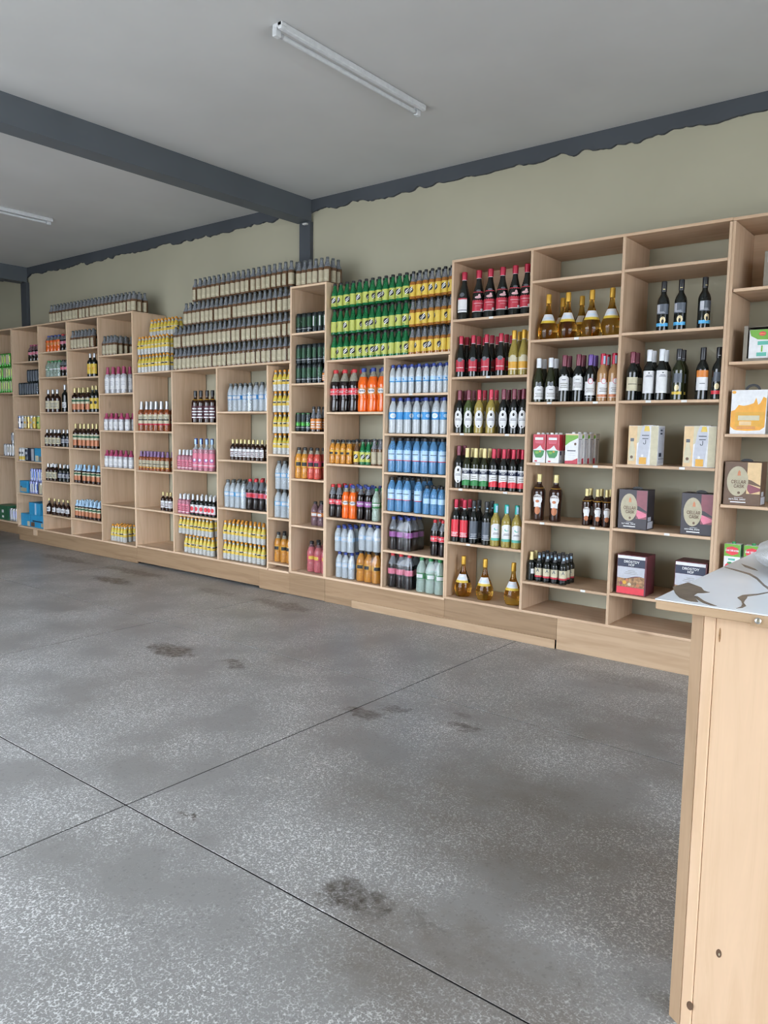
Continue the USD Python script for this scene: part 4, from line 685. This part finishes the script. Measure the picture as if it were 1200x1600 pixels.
wpack('longer water pack on the top shelf of the third low column', -2.60, .04, z0, 5, 3, .268, .034, None, 'cap_grey', 'blue_ink'); wpack('short water pack beside the longer one, top shelf, third low column', -2.245, .035, z0, 3, 3, .272, .039, None, 'cap_grey', 'blue_ink')
z0 = PZ('C3.3')
wpack('water pack next to the cola pack in the third low column', -2.66, .04, z0, 4, 3, .268, .038, None, 'cap_grey', 'sky_ink'); spack('wrapped cola pack on the third shelf of the third low column', -2.335, .03, z0, 4, 3, .292, .041, (.66, 'cola', 'smoky_glass'), 'cap_red', 'pink_ink', 'cola_red')
spack('wrapped pack of small plum fruit drinks on the fifth shelf of the can column', -1.515, .07, PZ('B1.5'), 3, 3, .215, .0385, 'plum_clear', 'cap_black', 'orange_ink', 'white_paper', 'fruit_drink_pack', 'juice pack')
spack('wrapped pack of pink fruit drinks on the bottom shelf of the can column', -1.555, .06, PZ('B1.6'), 3, 3, .275, .043, (.82, 'pink_pulp', 'plum_clear'), 'cap_black', 'pink_paper', 'yellow_ink', 'fruit_drink_pack', 'juice pack')
z0 = PZ('D2.1')
spack('wrapped pack of orange sodas on the top shelf of the second far column', -5.98, .04, z0, 4, 3, .20, .040, (.70, 'orange_soda', 'smoky_glass'), 'cap_blue', 'orange_ink'); spack('wrapped pack of colas on the top shelf of the second far column', -5.65, .04, z0, 3, 3, .20, .040, (.66, 'cola', 'smoky_glass'), 'cap_red', 'pink_ink')
z0 = PZ('D2.2')
spack('wrapped pack of lemon sodas on the second shelf of the second far column', -6.0, .04, z0, 4, 3, .20, .041, 'lemon_soda', 'cap_green', 'green_ink', 'white_paper'); spack('wrapped pack of dark sodas on the second shelf of the second far column', -5.655, .04, z0, 3, 3, .20, .040, (.66, 'cola', 'smoky_glass'), 'cap_black', 'pink_ink')
spack('wrapped pack of dark sodas on the top shelf of the first far column', -6.42, .04, PZ('D1.1'), 4, 3, .21, .042, (.66, 'cola', 'plum_clear'), 'cap_pink', 'pink_ink')
def cpack(label, x, y, z, nx, ny, body, lab, mark=None, H=.168, R=.0305, lo=.30, hi=.80, half=44, film='film_soft', extra=()):
    ex = [('label', lo, hi, half, lab)]+([('mark', *mark)] if mark else [])+list(extra)
    return pack('can_pack', label, 'can pack', (x, y, z), 'can', nx, ny, H, R, 'can', body, ex, None, film)
LINE = (.20, .225, 60, 'white_paper')
cpack('black energy drink can pack on the top shelf of the can column, beside the flasks', -1.665, .03, PZ('B1.1'), 3, 3, 'can_black', 'can_dark_green', LINE); cpack('black energy drink can pack on the top shelf of the can column, beside the sodas', -1.475, .03, PZ('B1.1'), 3, 3, 'can_black', 'can_dark_green', (.30, .80, 12, 'white_paper'))
z0 = PZ('B1.2')
for k, w in ((0, 'lower'), (1, 'upper')):
    cpack(f'{w} black can pack in the stack beside the flasks, second shelf, can column', -1.665, .03, z0+k*.1695, 3, 3, 'can_black', 'can_dark_green', LINE)
    if k == 0: cpack('lower short black can pack beside the small dark bottle, second shelf, can column', -1.475, .03, z0, 2, 3, 'can_black', 'can_dark_green', LINE)
    else: cpack('upper black can pack in the stack beside the sodas, second shelf, can column', -1.475, .03, z0+.1695, 3, 3, 'can_black', 'can_dark_green', LINE)
cpack('bright green can pack on the third shelf of the can column', -1.667, .03, PZ('B1.3'), 3, 3, 'can_black', 'can_green', LINE, .165, .0295, .30, .96, 70)
z0 = PZ('D1.2')
cpack('lower long pack of dark grey cans, second shelf, first far column', -6.66, .03, z0, 8, 3, 'can_black', 'grey_label', None, .155, .03, .1, .9, 40); cpack('upper pack of dark grey cans, second shelf, first far column', -6.44, .03, z0+.157, 5, 3, 'can_black', 'grey_label', None, .155, .031, .1, .9, 40)
z0 = PZ('D1.5')
cpack('lower pack of lilac blue cans on the fifth shelf of the first far column', -6.47, .03, z0, 3, 3, 'can_lilac', 'can_blue', (.15, .8, 20, 'white_paper'), .158, .031); cpack('upper pack of lilac blue cans on the fifth shelf of the first far column', -6.44, .03, z0+.160, 5, 3, 'can_lilac', 'can_blue', (.15, .8, 20, 'white_paper'), .158, .031)
can('plain cream can on the fifth shelf of the first far column', -6.19, .06, z0, 'can_silver', [('label', .08, .84, 60, 'kraft_cream')], .034, .15)
z0 = PZ('E1.1')
for k, w in enumerate(('lowest', 'middle', 'topmost')):
    cpack(f'{w} pack of green and lime cans in the last end column', -7.34+.02*k, .03, z0+k*.17, 9 if k < 2 else 7, 3, 'can_green', 'can_lime', (.15, .9, 22, 'cream_paper'), .168, .0305)
z0 = PZ('E1.2')
cpack('lower pack of straw coloured cans on the middle shelf of the last end column', -7.13, .03, z0, 5, 3, 'can_silver', 'kraft_cream', (.15, .9, 22, 'white_paper'), .158, .033); cpack('small clear wrapped can pack on top of straw coloured cans', -6.95, .05, z0+.16, 3, 3, 'can_silver', 'silver_side', None, .15, .03)

# boxes and cartons
def carton(label, x0, x1, y0, y1, z, h, body, name='carton', cat_='box', group=None, rz=0):
    t = thing(name, label, cat_, (x0, y0, z), rz, group)
    obj('body', rbx(0, x1-x0, 0, y1-y0, 0, h, .0015), body, t)
    return t, x1-x0, y1-y0, h
def flat(t, nm, poly, m, lift=0): return obj(nm, plate(poly, -.0002-lift), m, t)
def side(t, nm, poly, x, m, lift=0): return obj(nm, plate_x(poly, x+.0002+lift), m, t)
def hook(t, w, d, h, m='handle_black', r=.028, lift=.6):
    a = np.linspace(0, math.pi, 13); pts = [(w*.52+r*math.cos(q), d/2, h+r*lift*math.sin(q)) for q in a]
    path = np.array(pts); sec = sbox(-.002, -.007, .002, .007)
    obj('handle', trimesh.creation.sweep_polygon(sec, path, engine='earcut'), m, t)
def wine_box(label, x, z, w, body, panel, m3, y=.03, d=.13, h=.258, lh=.035):
    t, w, d, h = carton(label, x, x+w, y, y+d, z, h, body, 'wine_box', 'wine box')
    pn = flat(t, 'photo_panel', rect(w*.62, w*.985, h*.05, h*.985), panel)
    flat(pn, 'print', [(w*.64, h*.50), (w*.985, h*.40), (w*.985, h*.34), (w*.72, h*.27), (w*.64, h*.36)], m3, .0004); flat(pn, 'print', [(w*.64, h*.60), (w*.74, h*.58), (w*.985, h*.47), (w*.985, h*.44), (w*.64, h*.50)], body, .0005)
    flat(pn, 'print', rect(w*.62, w*.985, h*.05, h*.27), body, .0006)
    o = flat(t, 'label', ell(w*.37, h*.55, w*.29, h*.345, 28), 'kraft_cream', .0007)
    obj('lettering', on_front('CELLAR', h*.075, w*.40, -.0018, h*.50, .82), 'box_brown', o); obj('lettering', on_front('CASK', h*.075, w*.42, -.0018, h*.40, .82), 'box_brown', o)
    flat(o, 'emblem', [(w*.36, h*.68), (w*.45, h*.68), (w*.44, h*.76), (w*.405, h*.81), (w*.37, h*.76)], 'copper_ink', .0012); flat(o, 'emblem', ell(w*.42, h*.285, w*.04, h*.03, 10), 'box_brown', .0012)
    obj('lettering', on_front('NATURAL SWEET', h*.033, w*.40, -.0002, h*.115), 'white_paper', t); flat(t, 'print', rect(w*.20, w*.62, h*.055, h*.08), 'white_paper')
    flat(t, 'print', rect(w*.30, w*.54, h*.168, h*.176), 'white_paper')
    s = side(t, 'label', rect(d*.10, d*.85, h*.03, h*.20), w, 'silver_side'); side(s, 'print', rect(d*.12, d*.55, h*.22, h*.32), w, 'silver_side', .0003)
    hook(t, w, d, h, lift=.35); return t
wine_box('maroon boxed wine with a cream oval label, in the third wine column beside liqueurs', 1.328, SH['A3'][4]+T, .19, 'dark_plum', 'rosewood', 'pink_ink')
wine_box('maroon boxed wine with cream oval label, third wine column, beside the fourth column', 1.730, SH['A3'][4]+T, .19, 'dark_plum', 'rosewood', 'pink_ink')
wine_box('brown boxed wine with a cream oval label above the juice cartons', 1.972, SH['A4'][3]+T, .205, 'box_brown', 'box_peach', 'rosewood')
def yellow_box(label, x, z):
    t, w, d, h = carton(label, x, x+.192, .03, .15, z, .252, 'white_paper', 'wine_box', 'wine box')
    flat(t, 'print', rect(0.001, w*.30, .002, h-.002), 'box_peach'); flat(t, 'print', [(w*.30, h*.55), (w*.62, h*.70), (w*.62, h-.002), (w*.30, h-.002)], 'cream_paper', .0002)
    b = flat(t, 'picture', [(w*.36, h*.03), (w*.66, h*.03), (w*.68, h*.20), (w*.74, h*.60), (w*.72, h*.86), (w*.62, h*.985), (w*.48, h*.985), (w*.42, h*.86), (w*.36, h*.55), (w*.33, h*.3)], 'silver_side', .0004)
    flat(b, 'print', [(w*.52, h*.86), (w*.72, h*.86), (w*.68, h*.985), (w*.56, h*.985)], 'yellow_ink', .0012); flat(b, 'print', rect(w*.40, w*.64, .006, h*.2), 'amber_ink', .0012)
    flat(b, 'print', rect(w*.46, w*.70, h*.74, h*.765), 'grey_ink', .0012); flat(b, 'print', rect(w*.48, w*.68, h*.66, h*.685), 'grey_ink', .0012); flat(b, 'print', ell(w*.50, h*.24, w*.04, h*.035, 12), 'white_paper', .0012)
    obj('lettering', on_front('J', h*.11, w*.56, -.0016, h*.53), 'grey_ink', b)
    g = flat(t, 'picture', [(w*.04, h*.10), (w*.22, h*.10), (w*.26, h*.34), (w*.20, h*.52), (w*.18, h*.62), (w*.10, h*.62), (w*.07, h*.50), (w*.03, h*.34)], 'cream_paper', .0004)
    flat(g, 'print', rect(w*.08, w*.20, h*.60, h*.68), 'grey_ink', .001); flat(g, 'print', ell(w*.14, h*.20, w*.05, h*.04, 10), 'box_brown', .001)
    flat(t, 'print', rect(w*.76, w*.995, .003, h-.003), 'cream_paper')
    s = side(t, 'label', rect(d*.12, d*.92, h*.05, h*.96), w, 'silver_side')
    for k in (.78, .86): side(s, 'print', rect(d*.3, d*.6, h*k, h*(k+.045)), w, 'navy', .0007)
    side(s, 'print', rect(d*.2, d*.55, h*.22, h*.32), w, 'navy', .0007); side(s, 'print', rect(d*.12, d*.92, h*.16, h*.175), w, 'grey_ink', .0007)
    obj('handle', bx(w*.42, w*.75, d*.35, d*.65, h, h+.004), 'white_paper', t)
yellow_box('yellow and white boxed wine in the third wine column, beside the juice cartons', 1.372, SH['A3'][3]+T); yellow_box('yellow and white boxed wine in the third wine column, against the fourth column', 1.722, SH['A3'][3]+T)
def red_box(label, x, z):
    t, w, d, h = carton(label, x, x+.195, .03, .19, z, .262, 'box_wine', 'wine_box', 'wine box')
    flat(t, 'print', rect(.004, w-.01, h*.90, h*.975), 'white_paper'); b = flat(t, 'label', rect(.004, w-.01, h*.70, h*.895), 'navy')
    obj('lettering', on_front('DROSTDY', h*.06, w*.5, -.0012, h*.80), 'white_paper', b); obj('lettering', on_front('HOF', h*.055, w*.5, -.0012, h*.725), 'white_paper', b)
    p = [(.004, h*.695), (.004, h*.42)]+[(w*u, h*(.43+.05*math.sin((u-.45)*5.2))) for u in np.linspace(.08, .94, 12)]+[(w-.01, h*.695)]
    l = flat(t, 'label', p[::-1], 'silver_side'); 
    for k, (a, b_) in enumerate(((.38, .62), (.30, .70), (.26, .74))): flat(l, 'print', rect(w*a, w*b_, h*(.60-.04*k), h*(.612-.04*k)), 'box_grey', .0008)
    f = flat(t, 'picture', [(.004, h*.19), (w-.01, h*.19), (w-.01, h*.46), (w*.75, h*.47), (w*.5, h*.42), (w*.25, h*.40), (.004, h*.41)], 'food_ink', .0002)
    for cx, cz, rr, m_ in ((.28, .30, .07, 'amber_ink'), (.16, .27, .06, 'rosewood'), (.45, .26, .06, 'cream_paper'), (.62, .31, .07, 'food_ink'), (.74, .25, .06, 'copper_ink'), (.36, .36, .05, 'copper_ink')): flat(f, 'print', ell(w*cx, h*cz, w*rr, h*rr*.7, 10), m_, .001)
    flat(t, 'print', rect(.004, w-.01, .004, h*.185), 'cola_red')
red_box('white and red boxed wine below the maroon boxes, beside the tiny wine bottles', 1.338, SH['A3'][5]+T); red_box('white and red boxed wine half hidden behind the counter top', 1.712, SH['A3'][5]+T)
# orange box
t, w, d, h = carton('orange and white boxed drink with a looped black handle', 1.985, 2.180, .03, .16, SH['A4'][2]+T, .258, 'white_paper', 'wine_box', 'wine box')
sp = [(.002, h*.17), (w*.12, h*.10), (w*.2, h*.085), (w*.5, h*.075), (w*.85, h*.09), (w*.97, h*.16), (w*.985, h*.80), (w*.9, h*.84), (w*.82, h*.70), (w*.76, h*.66), (w*.70, h*.82), (w*.64, h*.70), (w*.5, h*.66), (w*.36, h*.64), (w*.22, h*.66), (w*.12, h*.55), (.002, h*.52)]
q = flat(t, 'picture', sp, 'box_orange'); flat(q, 'print', rect(w*.14, w*.94, h*.17, h*.50), 'amber_ink', .0008); flat(q, 'print', rect(w*.22, w*.82, h*.31, h*.42), 'cream_paper', .0012); flat(q, 'print', rect(w*.26, w*.60, h*.20, h*.29), 'box_peach', .0012)
for k in (.12, .155): flat(q, 'print', rect(w*.2, w*.72, h*k, h*(k+.015)), 'copper_ink', .0012)
flat(t, 'print', ell(w*.07, h*.95, w*.06, h*.035, 10), 'box_orange'); side(t, 'label', rect(.004, d-.004, .004, h*.99), w, 'box_grey'); side(t, 'print', rect(.01, d*.7, h*.4, h*.52), w, 'box_kraft', .0007)
hook(t, w, d, h, lift=.85, r=.036)
# grey box high up, crate of cartons below it
t, w, d, h = carton('grey cardboard box on the top shelf of the fourth wine column', 2.10, 2.42, .10, .30, SH['A4'][0]+T, .215, 'box_kraft', 'cardboard_box', 'box')
flat(t, 'print', rect(w*.05, w*.98, h*.70, h*.98), 'box_grey'); flat(t, 'print', [(w*.30, h*.80), (w*.5, h*.90), (w*.75, h*.88), (w*.6, h*.76)], 'teal_ink', .0006); l = flat(t, 'label', rect(w*.36, w*.98, h*.05, h*.66), 'silver_side')
for k in (.2, .34, .5): flat(l, 'print', rect(w*.40, w*.95, h*k, h*(k+.05)), 'teal_ink', .0008)
flat(t, 'print', rect(w*.36, w*.5, h*.55, h*.68), 'leaf_green', .0004)
t = thing('display_tray', 'brown cardboard tray holding juice cartons on the second shelf', 'tray', (2.03, .035, SH['A4'][1]+T)); w, d, h = .50, .22, .205
obj('tray_base', bx(0, w, 0, d, 0, .004), 'box_kraft', t); obj('tray_wall', bx(0, w, 0, .004, .004, .018), 'box_kraft', t); obj('tray_wall', bx(0, w, d-.004, d, .004, h), 'box_kraft', t); obj('tray_wall', bx(0, .004, .004, d-.004, .004, h), 'box_kraft', t); obj('tray_wall', bx(w-.004, w, .004, d-.004, .004, h), 'box_kraft', t)
obj('tray_top', bx(0, w, d*.35, d, h, h+.004), 'box_kraft', t); obj('tray_wall', bx(0, .022, 0, .004, .018, h), 'box_kraft', t)
def juice(label, x, y, z, side_front=False, w=.092, d=.062, h=.20, group='juice cartons in the fourth wine column'):
    t, w, d, h = carton(label, x, x+w, y, y+d, z, h, 'white_paper', 'juice_carton', 'juice carton', group)
    flat(t, 'print', rect(.001, w-.001, h*.62, h-.001), 'leaf_green'); side(t, 'print', rect(.001, d-.001, h*.62, h-.001), w, 'green_ink')
    s = flat(t, 'label', [(w*.12, h*.72), (w*.5, h*.65), (w*.88, h*.72), (w*.86, h*.88), (w*.5, h*.93), (w*.14, h*.88)], 'cola_red', .0006)
    obj('lettering', on_front('Del Monte', h*.062, w*.5, -.0016, h*.775, .95), 'white_paper', s)
    flat(t, 'print', rect(w*.28, w*.70, h*.50, h*.56), 'teal_ink'); f = flat(t, 'picture', ell(w*.36, h*.27, w*.28, h*.15, 16), 'cola_red'); flat(f, 'print', ell(w*.38, h*.42, w*.16, h*.035, 10), 'green_ink', .0006)
    obj('cap', trimesh.creation.cylinder(.011, .012, sections=14).apply_translation([w*.5, d*.5, h+.006]), 'cap_green', t, 40)
    side(t, 'print', rect(d*.2, d*.8, h*.1, h*.5), w, 'silver_side')
zt = SH['A4'][1]+T+.0045
def juice_b(label, x):
    t, w, d, h = carton(label, x, x+.105, .045, .115, zt, .178, 'white_paper', 'juice_carton', 'juice carton', 'juice cartons in the cardboard tray')
    flat(t, 'print', [(.001, h-.001), (w*.10, h*.80), (w*.45, h*.68), (w-.001, h*.66), (w-.001, h-.001)][::-1], 'leaf_green'); e = flat(t, 'label', ell(w*.68, h*.86, w*.18, h*.07, 12), 'cola_red', .0006); flat(e, 'print', rect(w*.54, w*.82, h*.845, h*.87), 'amber_ink', .0008)
    flat(t, 'print', rect(w*.45, w-.001, h*.50, h*.62), 'teal_ink'); flat(t, 'print', rect(w*.42, w*.92, h*.14, h*.26), 'teal_ink'); flat(t, 'print', rect(w*.64, w*.72, h*.28, h*.48), 'leaf_green')
juice_b('white and green juice carton at the open front of the cardboard tray', 2.058); juice_b('second white and green juice carton in the cardboard tray', 2.172); juice_b('third white and green juice carton in the cardboard tray', 2.286)
z0 = PZ('A4.5')
for i, (x, dz) in enumerate(((1.992, 0), (2.104, 0), (2.214, 0), (2.324, 0))): juice(f'{ORD[i]} green topped juice carton seen above the counter top, from the wine column side', x, .05, z0)
# long life milk-style cartons beside the liqueurs
def red_carton(label, x, y, z):
    w, d, h = .094, .064, .198
    t, w, d, h = carton(label, x, x+w, y, y+d, z, h, 'white_paper', 'juice_carton', 'juice carton', 'red topped cartons, second wine column')
    flat(t, 'print', [(.001, h*.46), (w*.30, h*.50), (w*.6, h*.62), (w*.8, h*.48), (w-.001, h*.44), (w-.001, h-.001), (.001, h-.001)], 'red_ink'); side(t, 'print', rect(.001, d-.001, h*.44, h-.001), w, 'cola_red')
    flat(t, 'print', rect(w*.16, w*.82, h*.80, h*.89), 'white_paper', .0006); flat(t, 'print', rect(w*.16, w*.82, h*.735, h*.75), 'pink_ink', .0006); flat(t, 'print', rect(w*.2, w*.78, h*.69, h*.705), 'pink_ink', .0006)
    f = flat(t, 'picture', [(w*.02, h*.44), (w*.95, h*.44), (w*.85, h*.26), (w*.70, h*.18), (w*.25, h*.18), (w*.12, h*.30)][::-1], 'green_ink', .0003); flat(f, 'print', ell(w*.6, h*.40, w*.09, h*.03, 10), 'amber_ink', .001); flat(f, 'print', ell(w*.35, h*.36, w*.16, h*.05, 10), 'leaf_green', .001)
    flat(t, 'print', ell(w*.27, h*.06, w*.13, h*.025, 10), 'red_ink'); side(t, 'print', rect(d*.3, d*.6, h*.28, h*.42), w, 'navy'); side(t, 'print', rect(d*.3, d*.7, h*.05, h*.12), w, 'silver_side')
    obj('cap', trimesh.creation.cylinder(.0115, .012, sections=14).apply_translation([w*.30, d*.35, h+.006]), 'white_paper', t, 40); return t
def white_carton(label, x, y, z):
    w, d, h = .094, .064, .206
    t, w, d, h = carton(label, x, x+w, y, y+d, z, h, 'white_paper', 'juice_carton', 'juice carton', 'white wine cartons, second wine column')
    flat(t, 'print', [(.001, h*.60), (w*.35, h*.72), (w-.001, h*.86), (w-.001, h*.95), (.001, h*.95)], 'leaf_green'); flat(t, 'print', rect(.001, w-.001, h*.945, h*.985), 'box_peach', .0003)
    flat(t, 'print', [(.001, .001), (w-.001, .001), (w-.001, h*.20), (w*.6, h*.12), (.001, h*.10)], 'red_ink'); flat(t, 'emblem', ell(w*.78, h*.66, w*.09, h*.045, 10), 'box_brown', .0004)
    flat(t, 'print', rect(w*.18, w*.82, h*.42, h*.455), 'grey_ink'); flat(t, 'print', rect(w*.25, w*.75, h*.35, h*.362), 'silver_side'); flat(t, 'print', rect(w*.2, w*.8, h*.29, h*.302), 'silver_side')
    side(t, 'print', rect(d*.15, d*.55, h*.08, h*.78), w, 'silver_side'); side(t, 'print', rect(d*.15, d*.85, h*.80, h*.82), w, 'grey_ink')
    obj('cap', trimesh.creation.cylinder(.0115, .010, sections=14).apply_translation([w*.5, d*.4, h+.005]), 'white_paper', t, 40); return t
z0 = SH['A2'][3]+T
for i, x in enumerate((.690, .793)):
    red_carton(f'red and white drink carton in the front row, {ORD[i]} from the narrow wine bottles', x, .035, z0)
    for j in (1, 2): red_carton(f'red and white drink carton {ORD[j]} in the row behind the {ORD[i]} front carton', x, .035+j*.068, z0)
white_carton('white drink carton with a red foot at the front of its row', .935, .03, z0)
for j in (1, 2, 3): white_carton(f'white drink carton {ORD[j]} in the row behind the red footed one', .935+.012*j, .03+j*.068, z0)
# blue and green cases at the far end
def case(label, x, w, z, h, body, marks, y=.03, d=.2):
    t, w, d, h = carton(label, x, x+w, y, y+d, z, h, body, 'drink_case', 'box')
    for a, b, c, e, m_ in marks: flat(t, 'print', rect(w*a, w*b, h*c, h*e), m_)
    return t
case('light blue drinks case on the fifth shelf of the first far column', -6.69, .19, PZ('D1.5'), .155, 'box_cyan', [(.1, .9, .1, .42, 'kraft_cream'), (.1, .25, .42, .55, 'box_brown')])
case('upper light blue drinks case on the bottom shelf of the first far column', -6.47, .28, PZ('D1.6')+.161, .155, 'box_cyan', [(.52, .66, .02, .97, 'pale_blue_ink')])
case('lower light blue drinks case beside the end column, bottom shelf', -6.69, .235, PZ('D1.6'), .16, 'box_cyan', [(.70, .97, .03, .42, 'cream_paper')]); case('lower light blue drinks case with brown marks, bottom shelf, first far column', -6.44, .33, PZ('D1.6'), .16, 'box_cyan', [(.15, .9, .45, .55, 'navy'), (.02, .30, .05, .4, 'box_brown'), (.8, .95, .1, .4, 'kraft_cream')])
case('navy blue case on the fourth shelf of the first far column', -6.455, .16, PZ('D1.4'), .165, 'navy', [(.55, .95, .05, .95, 'silver_side')]); case('bright blue case on the fourth shelf of the first far column', -6.285, .19, PZ('D1.4'), .168, 'box_cyan', [(.1, .5, .05, .45, 'cream_paper'), (.55, .95, .05, .4, 'box_kraft')])
case('dark green case with white marks on the bottom shelf of the last end column', -7.385, .34, PZ('E1.3'), .19, 'box_green', [(.5, .66, .15, .30, 'white_paper'), (.5, .66, .5, .7, 'white_paper')])
cpack('pack of grey silver cans beside the dark green case', -7.03, .03, PZ('E1.3'), 4, 3, 'can_silver', 'can_lilac', (.15, .9, 20, 'white_paper'), .165, .033)

# ---------------------------------------------------------------- counter
CX, CY, CZ = 2.61, -2.99, 1.10
c = thing('counter', 'pine counter with a white marble-print top in front of the wine shelves', 'counter', (0, 0, 0))
obj('edge_board', rbx(CX, 3.20, CY, CY+.03, CZ-.026, CZ-.003, .002), 'counter_edge', c); obj('edge_board', rbx(3.2015-.375, 4.3, CY-.0005, CY, CZ-.031, CZ-.004, .0002), 'counter_edge', c)
obj('core_board', rbx(CX+.001, 4.3, CY+.03, -1.9, CZ-.026, CZ-.003, .002), 'counter_edge', c)
top = obj('worktop_sheet', rbx(CX-.002, 4.3, CY-.002, -1.9, CZ-.003, CZ, .001), 'marble_white', c)
def vein(poly):
    m = trimesh.creation.extrude_polygon(Polygon(poly).buffer(0), .0006, engine='earcut'); m.apply_translation([0, 0, CZ]); obj('vein', m, 'marble_vein', top)
vein([(2.594, -2.8148), (2.5998, -2.7751), (2.6054, -2.7225), (2.6297, -2.7474), (2.6545, -2.7703), (2.6721, -2.8092), (2.6906, -2.8243), (2.6817, -2.8429), (2.6693, -2.8543), (2.6714, -2.8933), (2.6878, -2.9279), (2.7024, -2.9622), (2.6872, -2.9666), (2.6733, -2.9603), (2.6519, -2.941), (2.626, -2.8939)])
vein([(2.6714, -2.8933), (2.6811, -2.8946), (2.7087, -2.9376), (2.7332, -2.9619), (2.7484, -2.9751), (2.7349, -2.9784), (2.7127, -2.9621), (2.6924, -2.9333)])
vein([(2.7608, -2.8418), (2.7626, -2.7999), (2.7705, -2.7824), (2.7885, -2.7556), (2.8029, -2.7108), (2.8057, -2.7241), (2.7923, -2.7727), (2.7764, -2.8075), (2.7809, -2.8332), (2.783, -2.8605), (2.788, -2.8937), (2.8016, -2.9269), (2.7999, -2.955), (2.7902, -2.9725), (2.7941, -2.9427), (2.7893, -2.911), (2.7777, -2.8748)])
vein([(2.6102, -2.3867), (2.652, -2.4143), (2.7004, -2.4539), (2.7348, -2.5152), (2.7744, -2.6139), (2.7872, -2.6368), (2.7952, -2.6744), (2.7726, -2.6273), (2.7368, -2.539), (2.7028, -2.479), (2.6578, -2.4377), (2.6179, -2.402)])
vein([(2.6367, -2.2916), (2.667, -2.3255), (2.6933, -2.3609), (2.7072, -2.3914), (2.6901, -2.3785), (2.661, -2.3464)])
obj('front_panel', rbx(2.744, 4.2, -2.955, -2.935, 0, CZ-.027, .002), 'counter_pine', c); obj('stile', rbx(2.716, 2.7435, -2.958, -2.925, 0, CZ-.027, .003), 'counter_pine', c)
pp = trimesh.creation.extrude_polygon(Polygon([(2.716, -2.957), (2.716, -2.86), (2.683, -2.86), (2.683, -2.936)]), CZ-.027, engine='earcut'); obj('end_post', pp, 'post_pine', c)
obj('end_panel', rbx(2.650, 2.668, -2.72, -1.98, 0, CZ-.027, .001), 'counter_pine', c)
k = trimesh.creation.icosphere(2, .008); k.apply_scale([1, .6, 1]); k.apply_translation([2.843, CY-.004, CZ-.0165]); obj('stud', k, 'chrome', c, 60)
pr = thing('paper_slip', 'small pink printed slip lying on the counter top', 'paper', (2.885, -2.83, CZ+.0003))
m = trimesh.creation.extrude_polygon(Polygon([(-.03, -.012), (.06, -.03), (.08, .05), (.02, .03)]), .0006, engine='earcut'); obj('paper', m, 'pink_paper', pr); obj('print', bx(.0, .05, .005, .012, .0006, .0009), 'white_paper', pr)
# crumpled clear bag
s = trimesh.creation.icosphere(5, 1.0); v = s.vertices.copy(); n = meshkit.fbm(v*1.7+5, 3, 3)
rad = .78+.42*n; v = v*rad[:, None]*[.20, .16, .085]; v[:, 2] = np.maximum(v[:, 2]+.055, .0015)
bag = thing('plastic_bag', 'crumpled clear plastic bag lying on the counter top', 'bag', (2.90, -2.36, CZ)); obj('film', (v, s.faces), 'bag_film', bag, True)
def knot(x, y, z, a, b, m):
    obj('knot', plate([(x+px, z+pz) for px, pz in ell(0, 0, a, b, 12)], y, .0006), m, c)
knot(2.798, -2.955, 0.235, .0065, .011, 'box_brown'); knot(2.799, -2.9557, 0.233, .002, .0035, 'kraft_cream'); knot(2.739, -2.958, 0.068, .008, .012, 'box_brown'); knot(2.754, -2.955, 1.027, .0025, .018, 'food_ink')
